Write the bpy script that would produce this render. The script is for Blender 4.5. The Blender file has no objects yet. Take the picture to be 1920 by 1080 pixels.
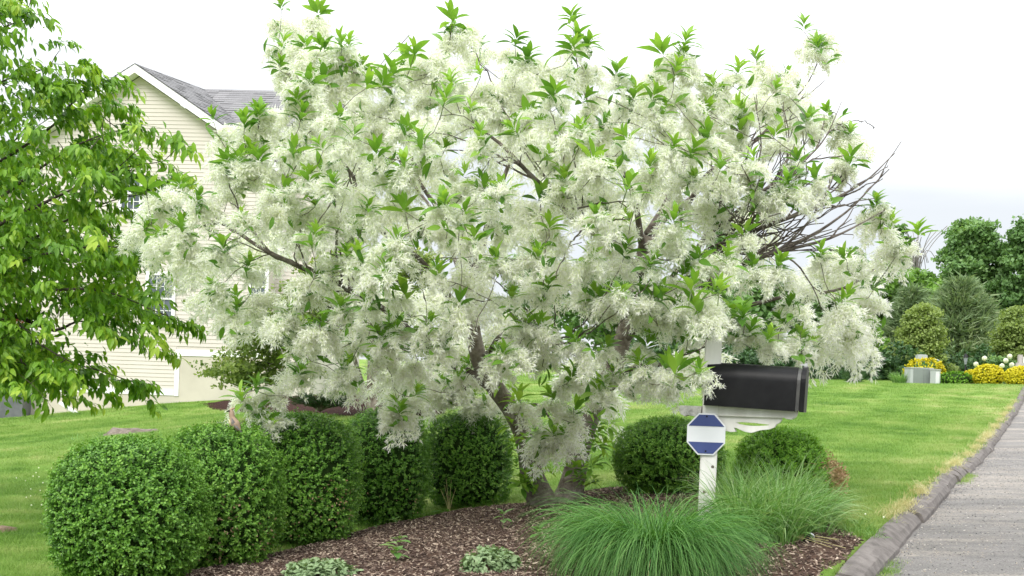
import bpy, bmesh, math, random
import numpy as np
from mathutils import Vector, Matrix, noise as mnoise

rng = np.random.default_rng(7)
random.seed(7)
SC = bpy.context.scene
COL = SC.collection
PI = math.pi

# ------------------------------------------------------------------ camera, world, sun, exposure
FPX = 2133.0                      # focal length in pixels of the 1920 px wide photograph
SHIFT = 0.108
ROLL = math.radians(2.0)
CAM = np.array([0.0, 0.0, 1.13])
cr, sr = math.cos(ROLL), math.sin(ROLL)
cam_d = bpy.data.cameras.new("camera")
cam_d.sensor_width = 36.0
cam_d.lens = 36.0 * FPX / 1920.0
cam_d.shift_y = SHIFT
cam_d.clip_start = 0.05
cam_d.clip_end = 1500.0
cam = bpy.data.objects.new("camera", cam_d)
cam.matrix_world = Matrix(((cr, -sr, 0, CAM[0]), (0, 0, -1, CAM[1]), (sr, cr, 0, CAM[2]), (0, 0, 0, 1)))
COL.objects.link(cam)
SC.camera = cam

SUN_EL, SUN_AZ = math.radians(44), math.radians(203)      # azimuth clockwise from +Y
world = bpy.data.worlds.new("World")
SC.world = world
world.use_nodes = True
wn, wl = world.node_tree.nodes, world.node_tree.links
wn.clear()
w_out = wn.new("ShaderNodeOutputWorld")
w_bg = wn.new("ShaderNodeBackground"); w_bg.inputs[1].default_value = 0.1
w_sky = wn.new("ShaderNodeTexSky"); w_sky.sky_type = 'NISHITA'; w_sky.sun_disc = False
w_sky.sun_elevation = SUN_EL; w_sky.sun_rotation = SUN_AZ
w_tc = wn.new("ShaderNodeTexCoord")
w_sep = wn.new("ShaderNodeSeparateXYZ"); wl.new(w_tc.outputs['Generated'], w_sep.inputs[0])
w_mx = wn.new("ShaderNodeMath"); w_mx.operation = 'MAXIMUM'; w_mx.inputs[1].default_value = 0.0
wl.new(w_sep.outputs['Z'], w_mx.inputs[0])
w_gr = wn.new("ShaderNodeMath"); w_gr.operation = 'MULTIPLY_ADD'      # overcast sky: L = Lz (1 + 2 sin h) / 3
w_gr.inputs[1].default_value = 2 / 3; w_gr.inputs[2].default_value = 1 / 3
wl.new(w_mx.outputs[0], w_gr.inputs[0])
w_map = wn.new("ShaderNodeMapping"); w_map.inputs['Scale'].default_value = (1.6, 1.6, 9.0)
wl.new(w_tc.outputs['Generated'], w_map.inputs[0])
w_ns = wn.new("ShaderNodeTexNoise"); w_ns.inputs['Scale'].default_value = 1.5; w_ns.inputs['Detail'].default_value = 4
wl.new(w_map.outputs[0], w_ns.inputs['Vector'])
w_nr = wn.new("ShaderNodeMapRange"); w_nr.inputs['From Min'].default_value = 0.35; w_nr.inputs['From Max'].default_value = 0.65
w_nr.inputs['To Min'].default_value = 0.78; w_nr.inputs['To Max'].default_value = 1.1
wl.new(w_ns.outputs['Fac'], w_nr.inputs['Value'])
w_mul = wn.new("ShaderNodeMath"); w_mul.operation = 'MULTIPLY'
wl.new(w_gr.outputs[0], w_mul.inputs[0]); wl.new(w_nr.outputs[0], w_mul.inputs[1])
w_cl = wn.new("ShaderNodeMix"); w_cl.data_type = 'RGBA'
w_cl.inputs['A'].default_value = (0, 0, 0, 1)
w_cl.inputs['B'].default_value = (21.4, 21.8, 22.2, 1)
w_cl.clamp_factor = False
wl.new(w_mul.outputs[0], w_cl.inputs['Factor'])
w_bk = wn.new("ShaderNodeMath"); w_bk.operation = 'MULTIPLY_ADD'
w_bk.inputs[1].default_value = 0.16; wl.new(w_ns.outputs['Fac'], w_bk.inputs[0]); wl.new(w_sep.outputs['Z'], w_bk.inputs[2])
w_bf = wn.new("ShaderNodeMapRange"); w_bf.interpolation_type = 'SMOOTHSTEP'
w_bf.inputs['From Min'].default_value = 0.25; w_bf.inputs['From Max'].default_value = 0.36
wl.new(w_bk.outputs[0], w_bf.inputs['Value'])
w_b2 = wn.new("ShaderNodeMix"); w_b2.data_type = 'RGBA'; w_b2.inputs['A'].default_value = (5.6, 5.78, 6.0, 1)
wl.new(w_bf.outputs[0], w_b2.inputs['Factor']); wl.new(w_cl.outputs['Result'], w_b2.inputs['B'])
w_mix = wn.new("ShaderNodeMix"); w_mix.data_type = 'RGBA'; w_mix.inputs['Factor'].default_value = 0.9
wl.new(w_sky.outputs[0], w_mix.inputs['A']); wl.new(w_b2.outputs['Result'], w_mix.inputs['B'])
wl.new(w_mix.outputs['Result'], w_bg.inputs[0]); wl.new(w_bg.outputs[0], w_out.inputs[0])

sun_d = bpy.data.lights.new("sun", 'SUN')
sun_d.energy = 1.5; sun_d.angle = math.radians(28); sun_d.color = (1.0, 0.96, 0.9)
sun = bpy.data.objects.new("sun", sun_d)
sv = Vector((math.sin(SUN_AZ) * math.cos(SUN_EL), math.cos(SUN_AZ) * math.cos(SUN_EL), math.sin(SUN_EL)))
sun.rotation_euler = sv.to_track_quat('Z', 'Y').to_euler()
COL.objects.link(sun)

SC.view_settings.view_transform = 'Standard'
SC.view_settings.look = 'None'
SC.view_settings.exposure = 0.7
SC.view_settings.gamma = 1.0
SC.view_settings.use_curve_mapping = False
SC.render.engine = 'CYCLES'
SC.cycles.use_denoising = True
SC.cycles.max_bounces = 12
SC.cycles.diffuse_bounces = 8
SC.cycles.transmission_bounces = 10
SC.cycles.transparent_max_bounces = 8
SC.render.use_persistent_data = False


# ------------------------------------------------------------------ helpers: measuring
def ray(px, py):
    u = (px - 960.0) / FPX
    v = (540.0 - py + SHIFT * 1920.0) / FPX
    return np.array([u * cr - v * sr, 1.0, u * sr + v * cr])


def P(px, py, d):
    """point seen at a photograph pixel, d metres in front of the camera"""
    return CAM + d * ray(px, py)


# ground heights: surveyed points (pixel, pixel, distance) -> smooth surface
_gp = [P(*a) for a in [
    (0, 1080, 7.05), (0, 950, 11.1), (0, 850, 18.5), (0, 790, 29), (150, 770, 29), (300, 757, 28), (420, 775, 25),
    (600, 772, 22), (800, 782, 20), (960, 860, 14), (950, 795, 20), (1180, 765, 24), (1300, 738, 30), (1540, 716, 38),
    (1700, 722, 40), (1900, 722, 36), (1700, 850, 15), (1620, 800, 20), (1600, 900, 11), (1560, 950, 9),
    (240, 1095, 6.7), (430, 1062, 7.7), (560, 1022, 8.9), (720, 987, 10.3), (880, 955, 11.1), (1035, 945, 10.0),
    (700, 1080, 7.0), (900, 1080, 6.7), (1200, 1080, 6.2), (1500, 1060, 6.5), (1325, 990, 7.6), (1250, 926, 10.3),
    (1563, 1080, 6.3), (1720, 943, 9.5), (1813, 849, 16), (1872, 795, 22), (1919, 752, 30), (1130, 925, 11),
    (250, 812, 17), (100, 900, 13.5), (1400, 880, 11.5)]]
_gp += [np.array(p) for p in [(-6, 0, -.25), (-2, 0, -.1), (0, 2, .0), (2, 0, -.05), (-8, 7, -.12), (-14, 12, -.15), (6, 4, .15),
        (-20, 25, .05), (-22, 36, .3), (-8, 36, 1.0), (0, 40, 1.9), (10, 50, 2.5), (24, 50, 2.6), (30, 40, 2.3), (-14, 50, 1.2), (40, 55, 2.9)]]
_gp = np.array(_gp)


def _phi(r2):
    return 0.5 * r2 * np.log(r2 + 1e-9)


_n = len(_gp)
_A = np.zeros((_n + 3, _n + 3))
_d2 = ((_gp[:, None, :2] - _gp[None, :, :2]) ** 2).sum(-1)
_A[:_n, :_n] = _phi(_d2) + np.eye(_n) * 6.0
_A[:_n, _n] = 1; _A[:_n, _n + 1:] = _gp[:, :2]
_A[_n, :_n] = 1; _A[_n + 1:, :_n] = _gp[:, :2].T
_w = np.linalg.solve(_A, np.concatenate([_gp[:, 2], np.zeros(3)]))


def G(x, y):
    x = np.atleast_1d(np.asarray(x, float)); y = np.atleast_1d(np.asarray(y, float))
    shp = x.shape
    xf, yf = x.ravel(), y.ravel()
    out = np.empty(len(xf))
    for i in range(0, len(xf), 20000):
        a, b = xf[i:i + 20000], yf[i:i + 20000]
        r2 = (a[:, None] - _gp[None, :, 0]) ** 2 + (b[:, None] - _gp[None, :, 1]) ** 2
        z = _phi(r2) @ _w[:_n] + _w[_n] + _w[_n + 1] * a + _w[_n + 2] * b
        far = np.clip((np.hypot(a, b - 18) - 32) / 22, 0, 1)
        far = far * far * (3 - 2 * far)
        base = np.clip(1.2 + 0.035 * (b - 10) + 0.01 * a, -.6, 3.4)
        out[i:i + 20000] = z * (1 - far) + base * far
    return out.reshape(shp)


def gz(x, y):
    return float(G([x], [y])[0])


_dd = np.concatenate([np.arange(3, 20, .02), np.arange(20, 70, .05)])


def hit(px, py):
    """where the line of sight of a photograph pixel meets the ground"""
    q = CAM[None] + _dd[:, None] * ray(px, py)[None]
    below = np.nonzero(q[:, 2] < G(q[:, 0], q[:, 1]))[0]
    return q[below[0]] if len(below) else q[-1]


def on_ground(px, d):
    """ground point in pixel column px (at about ground level), d metres away"""
    x, y = P(px, 800, d)[:2]
    for _ in range(4):
        z = gz(x, y)
        # keep the column where the pixel is at this height
        v = (z - CAM[2]) / d
        x = d * ((px - 960) / FPX * cr - (v / cr - (px - 960) / FPX * sr / cr) * sr) if False else d * (((px - 960) / FPX) - v * sr) / cr
    return np.array([x, d, gz(x, d)])


# kerb line in plan
K0 = hit(1563, 1080)[:2]
_k1 = P(1872, 795, 22)[:2]
KD = (_k1 - K0) / np.linalg.norm(_k1 - K0)
KN = np.array([KD[1], -KD[0]])


def ts(x, y):
    dx, dy = np.asarray(x) - K0[0], np.asarray(y) - K0[1]
    return dx * KD[0] + dy * KD[1], dx * KN[0] + dy * KN[1]


def xy(t, s):
    return K0[0] + np.asarray(t) * KD[0] + np.asarray(s) * KN[0], K0[1] + np.asarray(t) * KD[1] + np.asarray(s) * KN[1]


def in_poly(x, y, poly):
    x = np.asarray(x, float); y = np.asarray(y, float)
    ins = np.zeros(x.shape, bool)
    j = len(poly) - 1
    for i in range(len(poly)):
        xi, yi = poly[i][0], poly[i][1]; xj, yj = poly[j][0], poly[j][1]
        c = ((yi > y) != (yj > y)) & (x < (xj - xi) * (y - yi) / (yj - yi + 1e-12) + xi)
        ins ^= c
        j = i
    return ins


def poly_dist(x, y, poly):
    best = np.full(np.shape(x), 1e9)
    for i in range(len(poly)):
        a = np.array(poly[i][:2]); b = np.array(poly[(i + 1) % len(poly)][:2])
        ab = b - a
        t = np.clip(((x - a[0]) * ab[0] + (y - a[1]) * ab[1]) / (ab @ ab + 1e-12), 0, 1)
        best = np.minimum(best, np.hypot(x - a[0] - t * ab[0], y - a[1] - t * ab[1]))
    return best


# ------------------------------------------------------------------ helpers: meshes and objects
def mesh(name, V, F, tint=None, mats=(), smooth=False, midx=None):
    """V (n,3); F an (m,k) array or a list of such arrays or a plain list of tuples"""
    me = bpy.data.meshes.new(name)
    V = np.asarray(V, np.float32).reshape(-1, 3)
    if isinstance(F, np.ndarray):
        F = [F]
    if len(F) and not isinstance(F[0], np.ndarray):
        lens = np.array([len(f) for f in F], np.int32)
        loops = np.concatenate([np.asarray(f, np.int32) for f in F])
    else:
        F = [f for f in F if len(f)]
        lens = np.concatenate([np.full(len(f), f.shape[1], np.int32) for f in F])
        loops = np.concatenate([f.ravel() for f in F]).astype(np.int32)
    me.vertices.add(len(V)); me.vertices.foreach_set("co", V.ravel())
    me.loops.add(len(loops)); me.loops.foreach_set("vertex_index", loops)
    me.polygons.add(len(lens))
    me.polygons.foreach_set("loop_start", np.concatenate([[0], np.cumsum(lens)[:-1]]).astype(np.int32))
    me.polygons.foreach_set("use_smooth", np.full(len(lens), bool(smooth)))
    if tint is not None:
        at = me.attributes.new("tint", 'FLOAT', 'POINT')
        at.data.foreach_set("value", np.asarray(tint, np.float32))
    for m in mats:
        me.materials.append(m)
    if midx is not None:
        me.polygons.foreach_set("material_index", np.asarray(midx, np.int32))
    me.update(calc_edges=True)
    me.validate()
    return me


def link(name, me, parent=None, loc=None, **props):
    o = bpy.data.objects.new(name, me)
    COL.objects.link(o)
    if parent is not None:
        o.parent = parent
    if loc is not None:
        o.location = tuple(loc)
    for k, v in props.items():
        o[k] = v
    return o


def thing(name, label, cat, loc=(0, 0, 0), rz=0.0, group=None):
    o = bpy.data.objects.new(name, None)
    o.empty_display_size = 0.2
    COL.objects.link(o)
    o.location = tuple(loc); o.rotation_euler = (0, 0, rz)
    o['label'] = label; o['category'] = cat
    if group:
        o['group'] = group
    return o


class MB:
    """collects pieces of geometry for one mesh"""
    def __init__(self):
        self.V, self.F, self.n, self.T = [], [], 0, []

    def add(self, V, F, tint=0.5):
        V = np.asarray(V, float).reshape(-1, 3)
        if isinstance(F, np.ndarray):
            self.F.append(F + self.n)
        else:
            by = {}
            for f in F:
                by.setdefault(len(f), []).append(f)
            for k, fs in by.items():
                self.F.append(np.array(fs, int) + self.n)
        self.V.append(V); self.n += len(V)
        self.T.append(np.broadcast_to(np.asarray(tint, float), (len(V),)))
        return self

    def box(self, c, size, R=None, tint=0.5):
        sx, sy, sz = [a / 2 for a in size]
        v = np.array([(x, y, z) for x in (-sx, sx) for y in (-sy, sy) for z in (-sz, sz)])
        if R is not None:
            v = v @ np.asarray(R).T
        f = [(0, 1, 3, 2), (4, 6, 7, 5), (0, 4, 5, 1), (2, 3, 7, 6), (0, 2, 6, 4), (1, 5, 7, 3)]
        return self.add(v + np.asarray(c), f, tint)

    def tube(self, pts, rad, sides=6, tint=0.5, cap=True):
        V, F = tube(pts, rad, sides)
        self.add(V, F, tint)
        if cap:
            n = len(pts)
            self.F.append(np.array([[self.n - sides + i for i in range(sides)]]))
            self.F.append(np.array([[self.n - n * sides + i for i in range(sides)][::-1]]))
        return self

    def lathe(self, prof, seg=16, tint=0.5, c=(0, 0, 0)):
        a = np.arange(seg) / seg * 2 * PI
        V = np.concatenate([np.stack([r * np.cos(a), r * np.sin(a), np.full(seg, z)], 1) for r, z in prof]) + np.asarray(c)
        F = [(i * seg + j, i * seg + (j + 1) % seg, (i + 1) * seg + (j + 1) % seg, (i + 1) * seg + j)
             for i in range(len(prof) - 1) for j in range(seg)]
        self.add(V, np.array(F), tint)
        self.F.append(np.array([[self.n - seg + i for i in range(seg)]]))
        self.F.append(np.array([[self.n - len(prof) * seg + i for i in range(seg)][::-1]]))
        return self

    def mesh(self, name, mats=(), smooth=False):
        return mesh(name, np.concatenate(self.V), self.F, np.concatenate(self.T), mats, smooth)


def nrm(v):
    return v / (np.linalg.norm(v, axis=-1, keepdims=True) + 1e-9)


def tube(pts, rad, sides=6):
    pts = np.asarray(pts, float); n = len(pts)
    rad = np.broadcast_to(np.asarray(rad, float), (n,))
    tan = nrm(np.gradient(pts, axis=0))
    ref = np.array([0.31, 0.17, 0.93]) if abs(tan[0, 2]) < .8 else np.array([1.0, 0.1, 0.0])
    V = []
    for i in range(n):
        a = nrm(np.cross(tan[i], ref)); b = np.cross(tan[i], a)
        ref = nrm(np.cross(a, tan[i]))
        ang = np.arange(sides) / sides * 2 * PI
        V.append(pts[i] + rad[i] * (np.cos(ang)[:, None] * a + np.sin(ang)[:, None] * b))
    F = np.array([(i * sides + j, i * sides + (j + 1) % sides, (i + 1) * sides + (j + 1) % sides, (i + 1) * sides + j)
                  for i in range(n - 1) for j in range(sides)])
    return np.concatenate(V), F


def smooth_line(pts, step=0.1):
    """Catmull-Rom through the points, resampled"""
    pts = np.asarray(pts, float)
    q = np.concatenate([[2 * pts[0] - pts[1]], pts, [2 * pts[-1] - pts[-2]]])
    out = []
    for i in range(1, len(q) - 2):
        n = max(2, int(np.linalg.norm(q[i + 1, :3] - q[i, :3]) / step))
        t = (np.arange(n) / n)[:, None]
        out.append(0.5 * (2 * q[i] + (q[i + 1] - q[i - 1]) * t + (2 * q[i - 1] - 5 * q[i] + 4 * q[i + 1] - q[i + 2]) * t ** 2
                          + (3 * q[i] - q[i - 1] - 3 * q[i + 1] + q[i + 2]) * t ** 3))
    out.append(pts[-1:])
    return np.concatenate(out)


def frames(d, nhint):
    """rotation matrices whose y axis is d and whose z axis is near nhint"""
    y = nrm(d)
    z = nhint - (nhint * y).sum(-1, keepdims=True) * y
    z = nrm(z)
    x = np.cross(y, z)
    return np.stack([x, y, z], -1)


def scatter(tV, tF, pos, R, scale, tint=None, ttint=None):
    """copies of a template as one big mesh"""
    N, k = len(pos), len(tV)
    scale = np.broadcast_to(np.asarray(scale, float), (N,))
    V = np.einsum('nij,kj->nki', R, tV) * scale[:, None, None] + pos[:, None, :]
    F = (tF[None] + (np.arange(N) * k)[:, None, None]).reshape(-1, tF.shape[1])
    T = np.zeros((N, k)) if tint is None else np.repeat(np.asarray(tint)[:, None], k, 1)
    if ttint is not None:
        T = T + ttint[None]
    return V.reshape(-1, 3), F, T.ravel()


def leaf_template(L, W, segs=4, fold=0.25, curl=0.3, wide=0.45, petiole=0.0):
    """a leaf along +Y: midrib with two folded halves"""
    V, F = [], []
    for i in range(segs + 1):
        t = i / segs
        w = W / 2 * (math.sin(PI * min(1, t ** (math.log(.5) / math.log(wide)))) ** 0.8 if 0 < t < 1 else 0.04)
        y = L * (petiole + (1 - petiole) * t)
        z = -curl * L * t * t
        V += [(-w, y, z + fold * w), (0, y, z), (w, y, z + fold * w)]
    for i in range(segs):
        a = i * 3
        F += [(a, a + 1, a + 4, a + 3), (a + 1, a + 2, a + 5, a + 4)]
    return np.array(V), np.array(F)


def rand_dirs(n):
    return nrm(rng.normal(size=(n, 3)))


# ------------------------------------------------------------------ helpers: materials
def new_mat(name):
    m = bpy.data.materials.new(name)
    m.use_nodes = True
    nt = m.node_tree
    b = nt.nodes['Principled BSDF']
    return m, nt, b


def N(nt, typ, **kw):
    n = nt.nodes.new(typ)
    for k, v in kw.items():
        setattr(n, k, v)
    return n


def ramp(nt, fac, stops):
    r = N(nt, 'ShaderNodeValToRGB')
    while len(r.color_ramp.elements) < len(stops):
        r.color_ramp.elements.new(0.5)
    for e, (p, c) in zip(r.color_ramp.elements, stops):
        e.position = p; e.color = (*c, 1)
    nt.links.new(fac, r.inputs[0])
    return r.outputs[0]


def tex_noise(nt, scale, detail=4, rough=0.55, coord='world', stretch=None):
    if coord == 'world':
        v = N(nt, 'ShaderNodeNewGeometry').outputs['Position']
    else:
        v = N(nt, 'ShaderNodeTexCoord').outputs['Object']
    if stretch:
        mp = N(nt, 'ShaderNodeMapping'); mp.inputs['Scale'].default_value = stretch[:3]
        if len(stretch) > 3:
            mp.inputs['Rotation'].default_value = (0, 0, stretch[3])
        nt.links.new(v, mp.inputs[0]); v = mp.outputs[0]
    n = N(nt, 'ShaderNodeTexNoise')
    n.inputs['Scale'].default_value = scale; n.inputs['Detail'].default_value = detail; n.inputs['Roughness'].default_value = rough
    nt.links.new(v, n.inputs['Vector'])
    return n.outputs['Fac']


def mixc(nt, fac, a, b, mode='MIX'):
    m = N(nt, 'ShaderNodeMix', data_type='RGBA', blend_type=mode)
    for s, v in (('A', a), ('B', b)):
        if isinstance(v, tuple):
            m.inputs[s].default_value = (*v, 1)
        else:
            nt.links.new(v, m.inputs[s])
    if isinstance(fac, (int, float)):
        m.inputs['Factor'].default_value = fac
    else:
        nt.links.new(fac, m.inputs['Factor'])
    return m.outputs['Result']


def maprange(nt, v, a, b, c=0.0, d=1.0):
    m = N(nt, 'ShaderNodeMapRange')
    m.inputs['From Min'].default_value = a; m.inputs['From Max'].default_value = b
    m.inputs['To Min'].default_value = c; m.inputs['To Max'].default_value = d
    nt.links.new(v, m.inputs['Value'])
    return m.outputs[0]


def math2(nt, op, a, b):
    m = N(nt, 'ShaderNodeMath', operation=op)
    for i, v in enumerate((a, b)):
        if isinstance(v, (int, float)):
            m.inputs[i].default_value = v
        else:
            nt.links.new(v, m.inputs[i])
    return m.outputs[0]


def bump(nt, b, h, strength=0.4, dist=0.01):
    n = N(nt, 'ShaderNodeBump'); n.inputs['Strength'].default_value = strength; n.inputs['Distance'].default_value = dist
    nt.links.new(h, n.inputs['Height']); nt.links.new(n.outputs[0], b.inputs['Normal'])


def surf(name, c1, c2=None, rough=0.6, scale=4.0, bscale=None, bstr=0.3, bdist=0.01, coord='object', metal=0.0, stretch=None, lo=.35, hi=.65, spec=0.5):
    """noise-mottled solid surface"""
    m, nt, b = new_mat(name)
    b.inputs['Roughness'].default_value = rough; b.inputs['Metallic'].default_value = metal
    b.inputs['Specular IOR Level'].default_value = spec
    c2 = c2 or tuple(x * .8 for x in c1)
    f = maprange(nt, tex_noise(nt, scale, 5, .6, coord, stretch), lo, hi)
    nt.links.new(mixc(nt, f, c1, c2), b.inputs['Base Color'])
    if bscale:
        bump(nt, b, tex_noise(nt, bscale, 5, .65, coord, stretch), bstr, bdist)
    return m


def leafmat(name, stops, rough=0.45, transl=0.35, rand=0.25, spec=0.35, tcol=1.25):
    """leaf: colour by the tint attribute plus a per-object variation, part of the light shines through"""
    m, nt, b = new_mat(name)
    a = N(nt, 'ShaderNodeAttribute', attribute_name='tint')
    oi = N(nt, 'ShaderNodeObjectInfo')
    f = math2(nt, 'ADD', a.outputs['Fac'], math2(nt, 'MULTIPLY', math2(nt, 'SUBTRACT', oi.outputs['Random'], 0.5), rand))
    col = ramp(nt, f, stops)
    nt.links.new(col, b.inputs['Base Color'])
    b.inputs['Roughness'].default_value = rough
    b.inputs['Specular IOR Level'].default_value = spec
    if transl > 0:
        t = N(nt, 'ShaderNodeBsdfTranslucent')
        hs = mixc(nt, 1.0, col, (tcol, tcol, tcol * .55), 'MULTIPLY')
        nt.links.new(hs, t.inputs[0])
        mx = N(nt, 'ShaderNodeMixShader'); mx.inputs[0].default_value = transl
        nt.links.new(b.outputs[0], mx.inputs[1]); nt.links.new(t.outputs[0], mx.inputs[2])
        nt.links.new(mx.outputs[0], nt.nodes['Material Output'].inputs[0])
    return m


def instance_stuff(name, pts, rot, scl, proto, **props):
    """many copies of one small mesh (grass tufts, mulch chips) on given points, as one object"""
    me = bpy.data.meshes.new(name)
    me.vertices.add(len(pts)); me.vertices.foreach_set("co", np.asarray(pts, np.float32).ravel())
    a = me.attributes.new("rot", 'FLOAT_VECTOR', 'POINT'); a.data.foreach_set("vector", np.asarray(rot, np.float32).ravel())
    a = me.attributes.new("scl", 'FLOAT_VECTOR', 'POINT'); a.data.foreach_set("vector", np.asarray(scl, np.float32).ravel())
    po = bpy.data.objects.new(name + "_piece", proto)
    ng = bpy.data.node_groups.new(name, 'GeometryNodeTree')
    ng.interface.new_socket("Geometry", in_out='INPUT', socket_type='NodeSocketGeometry')
    ng.interface.new_socket("Geometry", in_out='OUTPUT', socket_type='NodeSocketGeometry')
    gi, go = ng.nodes.new('NodeGroupInput'), ng.nodes.new('NodeGroupOutput')
    io = ng.nodes.new('GeometryNodeInstanceOnPoints')
    ob = ng.nodes.new('GeometryNodeObjectInfo'); ob.inputs['Object'].default_value = po
    ob.inputs['As Instance'].default_value = True
    for key, sock in (("rot", "Rotation"), ("scl", "Scale")):
        n = ng.nodes.new('GeometryNodeInputNamedAttribute'); n.data_type = 'FLOAT_VECTOR'; n.inputs['Name'].default_value = key
        if key == "rot":
            e = ng.nodes.new('FunctionNodeEulerToRotation'); ng.links.new(n.outputs[0], e.inputs[0]); ng.links.new(e.outputs[0], io.inputs[sock])
        else:
            ng.links.new(n.outputs[0], io.inputs[sock])
    ng.links.new(gi.outputs[0], io.inputs['Points']); ng.links.new(ob.outputs['Geometry'], io.inputs['Instance'])
    ng.links.new(io.outputs[0], go.inputs[0])
    o = link(name, me, **props)
    md = o.modifiers.new("instances", 'NODES'); md.node_group = ng
    return o


def profile(name, splines, depth, mats, parent=None, loc=None, rot=None, bevel=0.0):
    """flat outline (with holes) extruded to a board; outline in local x,z and depth along y"""
    cu = bpy.data.curves.new(name, 'CURVE'); cu.dimensions = '2D'; cu.fill_mode = 'BOTH'
    cu.extrude = depth / 2; cu.bevel_depth = bevel; cu.bevel_resolution = 1
    for sp in splines:
        s = cu.splines.new('POLY'); s.points.add(len(sp) - 1)
        for p, q in zip(s.points, sp):
            p.co = (q[0], q[1], 0, 1)
        s.use_cyclic_u = True
    tmp = bpy.data.objects.new("tmp_outline", cu)
    COL.objects.link(tmp)
    me = bpy.data.meshes.new_from_object(tmp.evaluated_get(bpy.context.evaluated_depsgraph_get()))
    bpy.data.objects.remove(tmp)
    me.transform(Matrix.Rotation(PI / 2, 4, 'X'))
    me.name = name
    me.materials.clear()
    for m in mats:
        me.materials.append(m)
    o = link(name, me, parent, loc)
    if rot is not None:
        o.rotation_euler = rot
    return o


# ------------------------------------------------------------------ materials
def lawn_mix(nt):
    """lawn colour by place: mown bands, lush and dry areas"""
    big = tex_noise(nt, 0.5, 4, .6, 'world', (1.0, .55, 1, -0.45))
    band = tex_noise(nt, 0.9, 3, .6, 'world', (.45, 1.9, 1, .45))
    fine = tex_noise(nt, 5.0, 3, .5, 'world')
    f = math2(nt, 'ADD', math2(nt, 'MULTIPLY', big, .45), math2(nt, 'ADD', math2(nt, 'MULTIPLY', band, .45), math2(nt, 'MULTIPLY', fine, .16)))
    pos = N(nt, 'ShaderNodeNewGeometry').outputs['Position']
    sep = N(nt, 'ShaderNodeSeparateXYZ'); nt.links.new(pos, sep.inputs[0])
    sd = math2(nt, 'ADD', math2(nt, 'MULTIPLY', sep.outputs[0], float(KN[0])), math2(nt, 'MULTIPLY', sep.outputs[1], float(KN[1])))
    sd = math2(nt, 'SUBTRACT', sd, float(K0[0] * KN[0] + K0[1] * KN[1]))          # distance from the kerb line
    near = maprange(nt, sd, -2.4, -.3)
    streak = maprange(nt, tex_noise(nt, 1.6, 4, .6, 'world', (.4, 2.6, 1, .1)), .42, .62)
    stripe = math2(nt, 'SINE', math2(nt, 'ADD', math2(nt, 'MULTIPLY', sd, 4.6), math2(nt, 'MULTIPLY', tex_noise(nt, .35, 2, .5, 'world'), 7.0)), 0.0)
    f = math2(nt, 'ADD', f, math2(nt, 'MULTIPLY', stripe, .032))
    f = math2(nt, 'ADD', f, math2(nt, 'MULTIPLY', near, math2(nt, 'MULTIPLY', streak, .09)))
    return f


LAWN_STOPS = [(0.38, (.105, .22, .03)), (0.50, (.18, .32, .05)), (0.60, (.27, .385, .09)), (0.74, (.46, .47, .2))]

M_LAWN, _nt, _b = new_mat("lawn")
_nt.links.new(ramp(_nt, lawn_mix(_nt), [(p, tuple(v * .8 for v in c)) for p, c in LAWN_STOPS]), _b.inputs['Base Color'])
_b.inputs['Roughness'].default_value = .9
_b.inputs['Specular IOR Level'].default_value = .1
bump(_nt, _b, tex_noise(_nt, 60, 5, .7, 'world'), .9, .03)

M_BLADE, _nt, _b = new_mat("grass_blade")
_oi = N(_nt, 'ShaderNodeObjectInfo')
_f = math2(_nt, 'ADD', lawn_mix(_nt), math2(_nt, 'MULTIPLY', math2(_nt, 'SUBTRACT', _oi.outputs['Random'], .5), .12))
_c = ramp(_nt, _f, LAWN_STOPS)
_nt.links.new(_c, _b.inputs['Base Color'])
_b.inputs['Roughness'].default_value = .5; _b.inputs['Specular IOR Level'].default_value = .25
_t = N(_nt, 'ShaderNodeBsdfTranslucent'); _nt.links.new(_c, _t.inputs[0])
_mx = N(_nt, 'ShaderNodeMixShader'); _mx.inputs[0].default_value = .4
_nt.links.new(_b.outputs[0], _mx.inputs[1]); _nt.links.new(_t.outputs[0], _mx.inputs[2])
_nt.links.new(_mx.outputs[0], _nt.nodes['Material Output'].inputs[0])

M_MULCH = surf("mulch", (.045, .026, .02), (.12, .075, .055), .95, 22, 70, .9, .02, 'world', spec=.1)
M_MULCH_RED = surf("red_mulch", (.028, .014, .011), (.055, .026, .021), .95, 16, 50, .9, .03, 'world', spec=.1)
M_CHIP, _nt, _b = new_mat("mulch_chip")
_oi = N(_nt, 'ShaderNodeObjectInfo')
_nt.links.new(ramp(_nt, _oi.outputs['Random'], [(0, (.04, .027, .022)), (.4, (.095, .066, .054)), (.68, (.2, .145, .115)), (.88, (.32, .25, .19)), (1, (.46, .38, .3))]), _b.inputs['Base Color'])
_b.inputs['Roughness'].default_value = .9; _b.inputs['Specular IOR Level'].default_value = .15

M_ROAD, _nt, _b = new_mat("asphalt")
_g1 = tex_noise(_nt, 85, 4, .8)
_g2 = tex_noise(_nt, 3.5, 4, .6, 'world', (.5, 1.3, 1, .45))
_sp = maprange(_nt, math2(_nt, 'ADD', math2(_nt, 'MULTIPLY', _g1, .75), math2(_nt, 'MULTIPLY', _g2, .25)), .36, .64)
_gray = mixc(_nt, _sp, (.06, .056, .053), (.28, .265, .25))
_sand = math2(_nt, 'MULTIPLY', maprange(_nt, tex_noise(_nt, 1.3, 6, .68, 'world', (.35, 1.5, 1, .45)),   .46, .62), maprange(_nt, tex_noise(_nt, 45, 4, .7), .38, .6))
_col = mixc(_nt, math2(_nt, 'MULTIPLY', _sand, .85), _gray, (.40, .355, .30))
_nt.links.new(_col, _b.inputs['Base Color']); _b.inputs['Roughness'].default_value = .9
bump(_nt, _b, _g1, .9, .012)

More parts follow.
